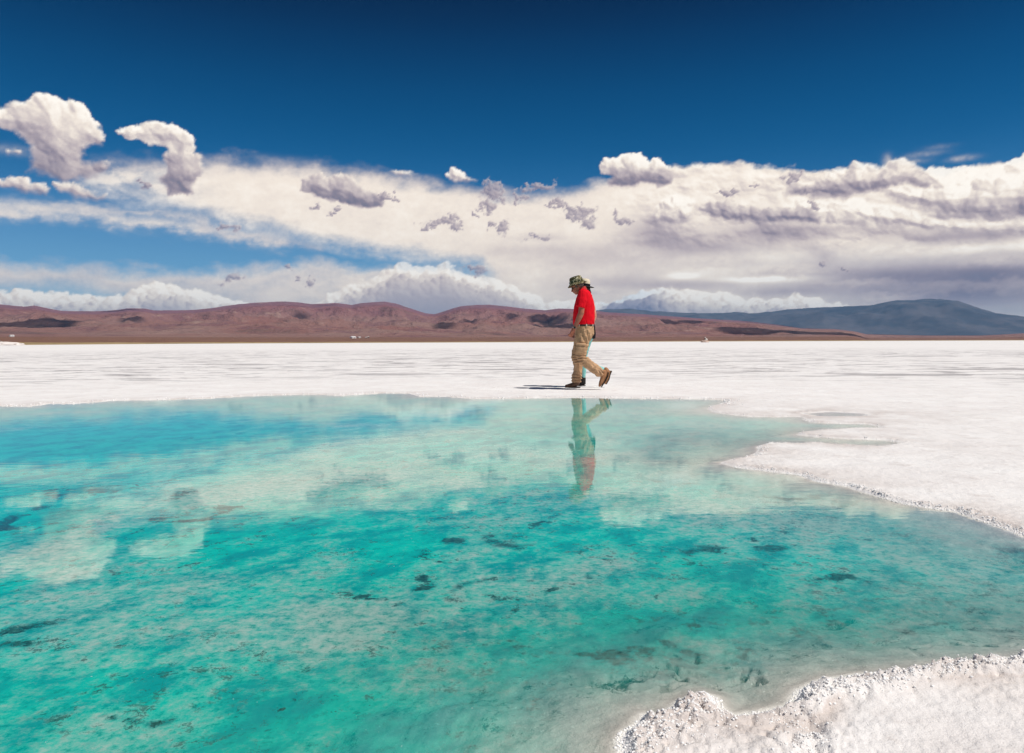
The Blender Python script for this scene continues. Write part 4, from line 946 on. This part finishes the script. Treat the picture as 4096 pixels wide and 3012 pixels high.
mesh_from('cargo_pocket', bm, khaki, trousers)
# boots: side outline given as path with half widths
def boot(name, path, rad, sole, mat, solemat, parent):
    b_ = bmesh.new(); tube(b_, path, rad, 20); 
    for p_, r_ in ((path[0], rad[0]), (path[-1], rad[-1])):
        ball(b_, p_, (r_[0], r_[1], r_[0]), seg=14)
    o = fuse(name, b_, mat, parent, 0.005, 3)
    b_ = bmesh.new(); tube(b_, sole[0], sole[1], 16); o2 = fuse('sole', b_, solemat, o, 0.004, 2); return o
solem = pbr('boot_sole', (0.05, 0.035, 0.025), 0.8, 0.2)
boot('boot', [zm(785, 1400, .09), zm(783, 1450, .09), zm(735, 1468, .09), zm(690, 1474, .09), zm(650, 1480, .09)],
     [(.046, .046), (.050, .046), (.040, .044), (.030, .046), (.022, .040)], ([zm(832, 1496, .09), zm(780, 1497, .09), zm(700, 1497, .09), zm(632, 1493, .09)], [(.011, .038), (.013, .038), (.012, .048), (.011, .034)]), shaded_leather, solem, man)
boot('boot', [zm(1128, 1300, -.10), zm(1122, 1345, -.10), zm(1108, 1385, -.10), zm(1090, 1425, -.10), zm(1072, 1465, -.10)],
     [(.044, .042), (.050, .044), (.042, .044), (.036, .046), (.022, .040)], ([zm(1178, 1300, -.10), zm(1172, 1345, -.10), zm(1142, 1405, -.10), zm(1090, 1488, -.10)], [(.013, .036), (.012, .036), (.010, .046), (.009, .034)]), lit_leather, solem, man)
# watch
bm = bmesh.new(); wv = Vector(zm(758, 738, -.207)); dW = (Vector(WR) - Vector(EL)).normalized()
bmesh.ops.create_cone(bm, cap_ends=False, segments=24, radius1=.0315, radius2=.0305, depth=.020, matrix=Matrix.Translation(wv) @ dW.to_track_quat('Z', 'Y').to_matrix().to_4x4())
bmesh.ops.solidify(bm, geom=bm.faces[:], thickness=.003)
watch = mesh_from('wrist_watch', bm, metal, man)
bm = bmesh.new(); bmesh.ops.create_cone(bm, cap_ends=True, segments=20, radius1=.020, radius2=.019, depth=.010, matrix=Matrix.Translation(wv + Vector((0, -.034, 0))) @ Matrix.Rotation(pi / 2, 4, 'X'))
mesh_from('dial', bm, darkl, watch)

# ---- woman just beyond him
wx, wy = gp(2333, 1544.5, 0.03)
wom = empty('person', (wx, wy, 0.030), -math.atan2(wx, wy))
tag(wom, 'woman in turquoise trousers and straw hat walking half hidden behind the man', 'person', 'couple walking along the pool edge')
kw = 0.3148 / F * math.hypot(wx, wy)
def zw(x, y, d=0.0): return ((x - 868) * kw, d, (1480 - y) * kw)
u2 = kw
skin2 = pbr('fair_skin', (0.62, 0.30, 0.20), 0.5, 0.35, (60, 0.2, 0.003), 0.12, 18, sss=0.1)
teal = pbr('turquoise_denim', (0.28, 0.62, 0.59), 0.85, 0.15, (40, 0.4, 0.006), 0.10, 12)
peach = pbr('peach_cotton', (0.70, 0.36, 0.30), 0.85, 0.12, (40, 0.3, 0.005))
blackc = pbr('black_cloth', (0.012, 0.012, 0.014), 0.9, 0.1, (30, 0.5, 0.01))
straw = pbr('cream_straw', (0.72, 0.64, 0.47), 0.8, 0.2, (160, 0.6, 0.003), 0.12, 90)
bm = bmesh.new()
h2, Rm2 = head(bm, zw(876, 262), R(-8), 0.93)
tube(bm, [zw(892, 300), zw(915, 335), zw(925, 365)], [.048, .050, .065])
loft(bm, [(zw(928, 350), (.06, 0, 0), (0, .12, 0)), (zw(935, 450), (.085, 0, 0), (0, .125, 0)), (zw(940, 620), (.08, 0, 0), (0, .115, 0)), (zw(945, 800), (.09, 0, 0), (0, .13, 0))])
tube(bm, [zw(945, 375, -.16), zw(985, 480, -.19), zw(1006, 600, -.20), zw(975, 700, -.20), zw(920, 790, -.18)], [.044, .040, .037, .034, .023])
hand(bm, zw(920, 790, -.18), (-.6, 0, -1), (-.7, .7, 0), None, side=-1)
tube(bm, [zw(945, 375, .16), zw(925, 480, .19), zw(905, 600, .20), zw(850, 700, .20), zw(800, 780, .18)], [.044, .040, .037, .034, .023])
hand(bm, zw(800, 780, .18), (-.7, 0, -1), (-.7, -.7, 0), None, side=1)
tube(bm, [zw(940, 850, -.08), zw(898, 960, -.085), zw(868, 1110, -.085), zw(930, 1178, -.085), zw(1030, 1240, -.085), zw(1122, 1274, -.085)], [.05, .05, .040, .038, .030, .026]); tube(bm, [zw(940, 850, .08), zw(872, 1110, .08), zw(872, 1410, .08)], [.06, .045, .032])
fuse('body', bm, skin2, wom, 0.0062, 3)
bm = bmesh.new(); ball(bm, h2(0.020, 0, 0.012), (0.088, 0.080, 0.088), Rm2); tube(bm, [h2(.07, 0, 0), h2(.095, 0, -.07), h2(.085, 0, -.14)], [.035, .028, .014])
fuse('hair', bm, darkhair, wom, 0.006, 2, fold=lambda p: .004 * pn3(p * 60, 5))
H2 = Matrix.Rotation(R(7), 3, 'Y'); hc2 = Vector(zw(882, 218))
hat2 = lathe('straw_hat', [(.092, .0), (.090, .03), (.086, .075), (.078, .105), (.060, .122), (.02, .126)], straw, wom, hc2, H2)
lathe('hat_band', [(.0935, .004), (.0955, .006), (.0935, .040), (.091, .042)], blackc, hat2, hc2, H2)
lathe('brim', [(.090, .006), (.12, .004), (.160, -.006), (.163, -.010), (.160, -.014), (.12, -.006), (.088, -.002)], pbr('brim_in_shade', (0.02, 0.02, 0.02), 0.8, 0.2), hat2, hc2, H2, wob=.03)  # shade under the brim painted as a near-black colour
def tw(y, x0, x1, w): return (zw((x0 + x1) / 2, y), ((x1 - x0) / 2 * u2, 0, 0), (0, w, 0))
bm = bmesh.new()
loft(bm, [tw(335, 880, 965, .11), tw(370, 868, 990, .16), tw(440, 860, 1008, .16), tw(540, 862, 1004, .145), tw(640, 868, 1000, .14), tw(720, 866, 1008, .15)], 28)
fuse('top', bm, peach, wom, 0.009, 3, fold=lambda p: .004 * pn3(p * 14, 51))
bm = bmesh.new()
loft(bm, [tw(690, 862, 1008, .152), tw(740, 856, 1018, .165), tw(810, 852, 1024, .178), tw(880, 862, 1020, .17)], 28)
fuse('tied_jacket', bm, blackc, wom, 0.009, 2, fold=lambda p: .006 * pn3(p * 16, 53))
bm = bmesh.new()
loft(bm, [tw(730, 862, 1008, .150), tw(840, 856, 1012, .165), tw(930, 862, 968, .16)], 28)
tube(bm, [zw(940, 840, -.08), zw(898, 960, -.085), zw(868, 1108, -.085), zw(930, 1175, -.085), zw(1030, 1238, -.085), zw(1122, 1272, -.085)], [(.085, .08), (.066, .075), (.050, .06), (.056, .056), (.046, .046), (.038, .040)], 20)
tube(bm, [zw(935, 840, .08), zw(895, 980, .08), zw(872, 1110, .08), zw(874, 1250, .08), zw(871, 1400, .08)], [(.085, .08), (.072, .07), (.056, .056), (.042, .045), (.034, .036)], 20)
fuse('trousers', bm, teal, wom, 0.0085, 2, fold=lambda p: .005 * pn3(p * 15, 55) + .003 * pn3(p * 34, 57))
boot('boot', [zw(868, 1385, .08), zw(868, 1445, .08), zw(835, 1462, .08), zw(800, 1466, .08)], [(.044, .042), (.046, .042), (.032, .040), (.022, .036)],
     ([zw(898, 1474, .08), zw(868, 1474, .08), zw(795, 1474, .08)], [(.009, .034), (.010, .034), (.009, .036)]), darkl, solem, wom)  # front boot's shade painted in by using black; rear boot stays brown
boot('boot', [zw(1150, 1268, -.085), zw(1178, 1300, -.085), zw(1172, 1355, -.085), zw(1160, 1400, -.085), zw(1145, 1440, -.085)], [(.040, .038), (.044, .040), (.034, .040), (.030, .040), (.018, .034)],
     ([zw(1218, 1282, -.085), zw(1202, 1330, -.085), zw(1190, 1390, -.085), zw(1155, 1452, -.085)], [(.016, .034), (.011, .034), (.009, .038), (.008, .030)]), lit_leather, solem, wom)

# ------------------------------------------------------------------ far things on the flat
def rock(name, size, mat, parent=None, loc=(0, 0, 0), rot=(0, 0, 0), seed=0, rough=.25, sub=4, flat=0.0):
    b_ = bmesh.new(); bmesh.ops.create_icosphere(b_, subdivisions=sub, radius=1.0)
    co = np.array([v.co[:] for v in b_.verts]); d_ = 1 + rough * pn3(co * 1.3 + seed, seed) + rough * .5 * pn3(co * 3.1 + seed, seed + 3) + rough * .25 * pn3(co * 7 + seed, seed + 6)
    co = co * d_[:, None]; co[:, 2] = np.maximum(co[:, 2], -0.25)
    for v, c_ in zip(b_.verts, co): v.co = Vector((c_[0] * size[0], c_[1] * size[1], c_[2] * size[2]))
    o = mesh_from(name, b_, mat, parent); o.location = loc; o.rotation_euler = rot; return o
m_mound = pbr('old_salt', (0.66, 0.50, 0.42), 0.9, 0.2, (1.5, 0.6, 0.2), 0.16, 1.2)
m_wsalt = pbr('fresh_salt', (0.80, 0.74, 0.70), 0.9, 0.2, (2.5, 0.5, 0.1), 0.08, 1.5)
m_dkst = pbr('dark_stone', (0.06, 0.035, 0.03), 0.9, 0.2)
mx_, my_ = gp(2819, 1369.2, 0.03)
mo = empty('salt_mound', (mx_, my_, 0.03)); tag(mo, 'low dirty salt mound with a leaning white slab, beside the horizon line', 'mound')
sc_m = math.hypot(mx_, my_) / F * 4096 / 2247.0 / 10.26
def mm(x, y): return ((x - 1120) * math.hypot(mx_, my_) / F / 18.72, 0, (735 - y) * math.hypot(mx_, my_) / F / 18.72)
Sx = math.hypot(mx_, my_) / F / 18.72
rock('mound_base', (270 * Sx, 260 * Sx, 150 * Sx), m_mound, mo, (0, 0, 20 * Sx), seed=3)
rock('salt_cap', (110 * Sx, 100 * Sx, 90 * Sx), m_wsalt, mo, ((1210 - 1120) * Sx, -30 * Sx, 190 * Sx), seed=5)
rock('leaning_slab', (30 * Sx, 80 * Sx, 150 * Sx), m_wsalt, mo, ((1195 - 1120) * Sx, -40 * Sx, 260 * Sx), (0, R(-33), 0), seed=8, rough=.15)
rock('dark_stone', (55 * Sx, 60 * Sx, 45 * Sx), m_dkst, mo, ((1095 - 1120) * Sx, -90 * Sx, 235 * Sx), (0, R(-20), 0), seed=11)
# salt heap at the left edge
hx, hy = gp(20, 1381, 0.03); Dh = math.hypot(hx, hy)
he = rock('salt_heap', (62 * Dh / F, 30 * Dh / F, 11 * Dh / F), m_wsalt, None, (hx, hy, 0.0), seed=21, rough=.3)
tag(he, 'long white salt heap at the left end of the salt shore', 'heap')
# buildings on the plain
def hgt(x, y):
    a_ = math.degrees(math.atan2(x, y)); r_ = math.hypot(x, y)
    i_ = int(np.clip(np.searchsorted(azm, a_), 1, len(azm) - 1)); return float(np.interp(r_, Rk[:, i_], Hm[:, i_]))
wallw = pbr('whitewashed_wall', (0.88, 0.87, 0.85), 0.8, 0.2, var=.02); roofm = pbr('white_tin_roof', (0.86, 0.85, 0.84), 0.6, 0.3, var=.02); winm = pbr('dark_window', (0.03, 0.03, 0.035), 0.3, 0.4); adobe = pbr('pale_adobe', (0.55, 0.42, 0.36), 0.9, 0.1)
def box(name, size, loc, mat, parent):
    b_ = bmesh.new(); bmesh.ops.create_cube(b_, size=1, matrix=Matrix.Translation(loc) @ Matrix.Diagonal((*size, 1))); return mesh_from(name, b_, mat, parent, False)
def house(px, r_, w, d, h_, wall, label, rz=0.0, gable=True):
    az_ = R(ang(px, 1360)[0]); x, y = math.sin(az_) * r_, math.cos(az_) * r_
    o = empty('building', (x, y, hgt(x, y) - 0.1), -az_ + rz); tag(o, label, 'building')
    box('wall', (w, d, h_), (0, 0, h_ / 2), wall, o)
    b_ = bmesh.new(); rh = h_ * .45; e_ = .4
    vs = [b_.verts.new(v) for v in ((-w / 2 - e_, -d / 2 - e_, h_ + .02), (w / 2 + e_, -d / 2 - e_, h_ + .02), (w / 2 + e_, d / 2 + e_, h_ + .02), (-w / 2 - e_, d / 2 + e_, h_ + .02), (-w / 2 - e_, 0, h_ + rh), (w / 2 + e_, 0, h_ + rh))]
    for f_ in ((0, 1, 5, 4), (2, 3, 4, 5), (0, 4, 3), (1, 2, 5), (0, 3, 2, 1)): b_.faces.new([vs[k] for k in f_])
    mesh_from('roof', b_, roofm, o, False)
    for k in range(3): box('window', (w * .1, .12, h_ * .3), (-w * .3 + k * w * .3, -d / 2 - .04, h_ * .55), winm, o)
    box('door', (w * .08, .12, h_ * .6), (w * .15, -d / 2 - .05, h_ * .31), winm, o)
    return o
house(1412, 2300, 17, 10, 4.4, wallw, 'largest white building on the plain below the middle hill', .75)
house(1437, 2350, 10, 7, 3.2, adobe, 'small pale building just right of the large white one', .7)
house(1465, 2450, 5, 5, 2.4, m_dkst, 'small dark shed on the plain, right of the pale building')
house(1474, 2500, 3, 3, 4.2, m_dkst, 'narrow tall dark hut at the right end of the row')
house(43.5, 2300, 6, 5, 3.6, wallw, 'tiny white building on the plain above the salt heap, left one', .8)
house(52, 2320, 5, 5, 3.6, wallw, 'tiny white building on the plain above the salt heap, right one', .8)
for o_ in scene.objects: 
    if o_.type == 'MESH' and o_.data.name.endswith('_src'): print('left over', o_.name)
print('tris', sum(len(o_.data.loops) - 2 * len(o_.data.polygons) for o_ in scene.objects if o_.type == 'MESH'))
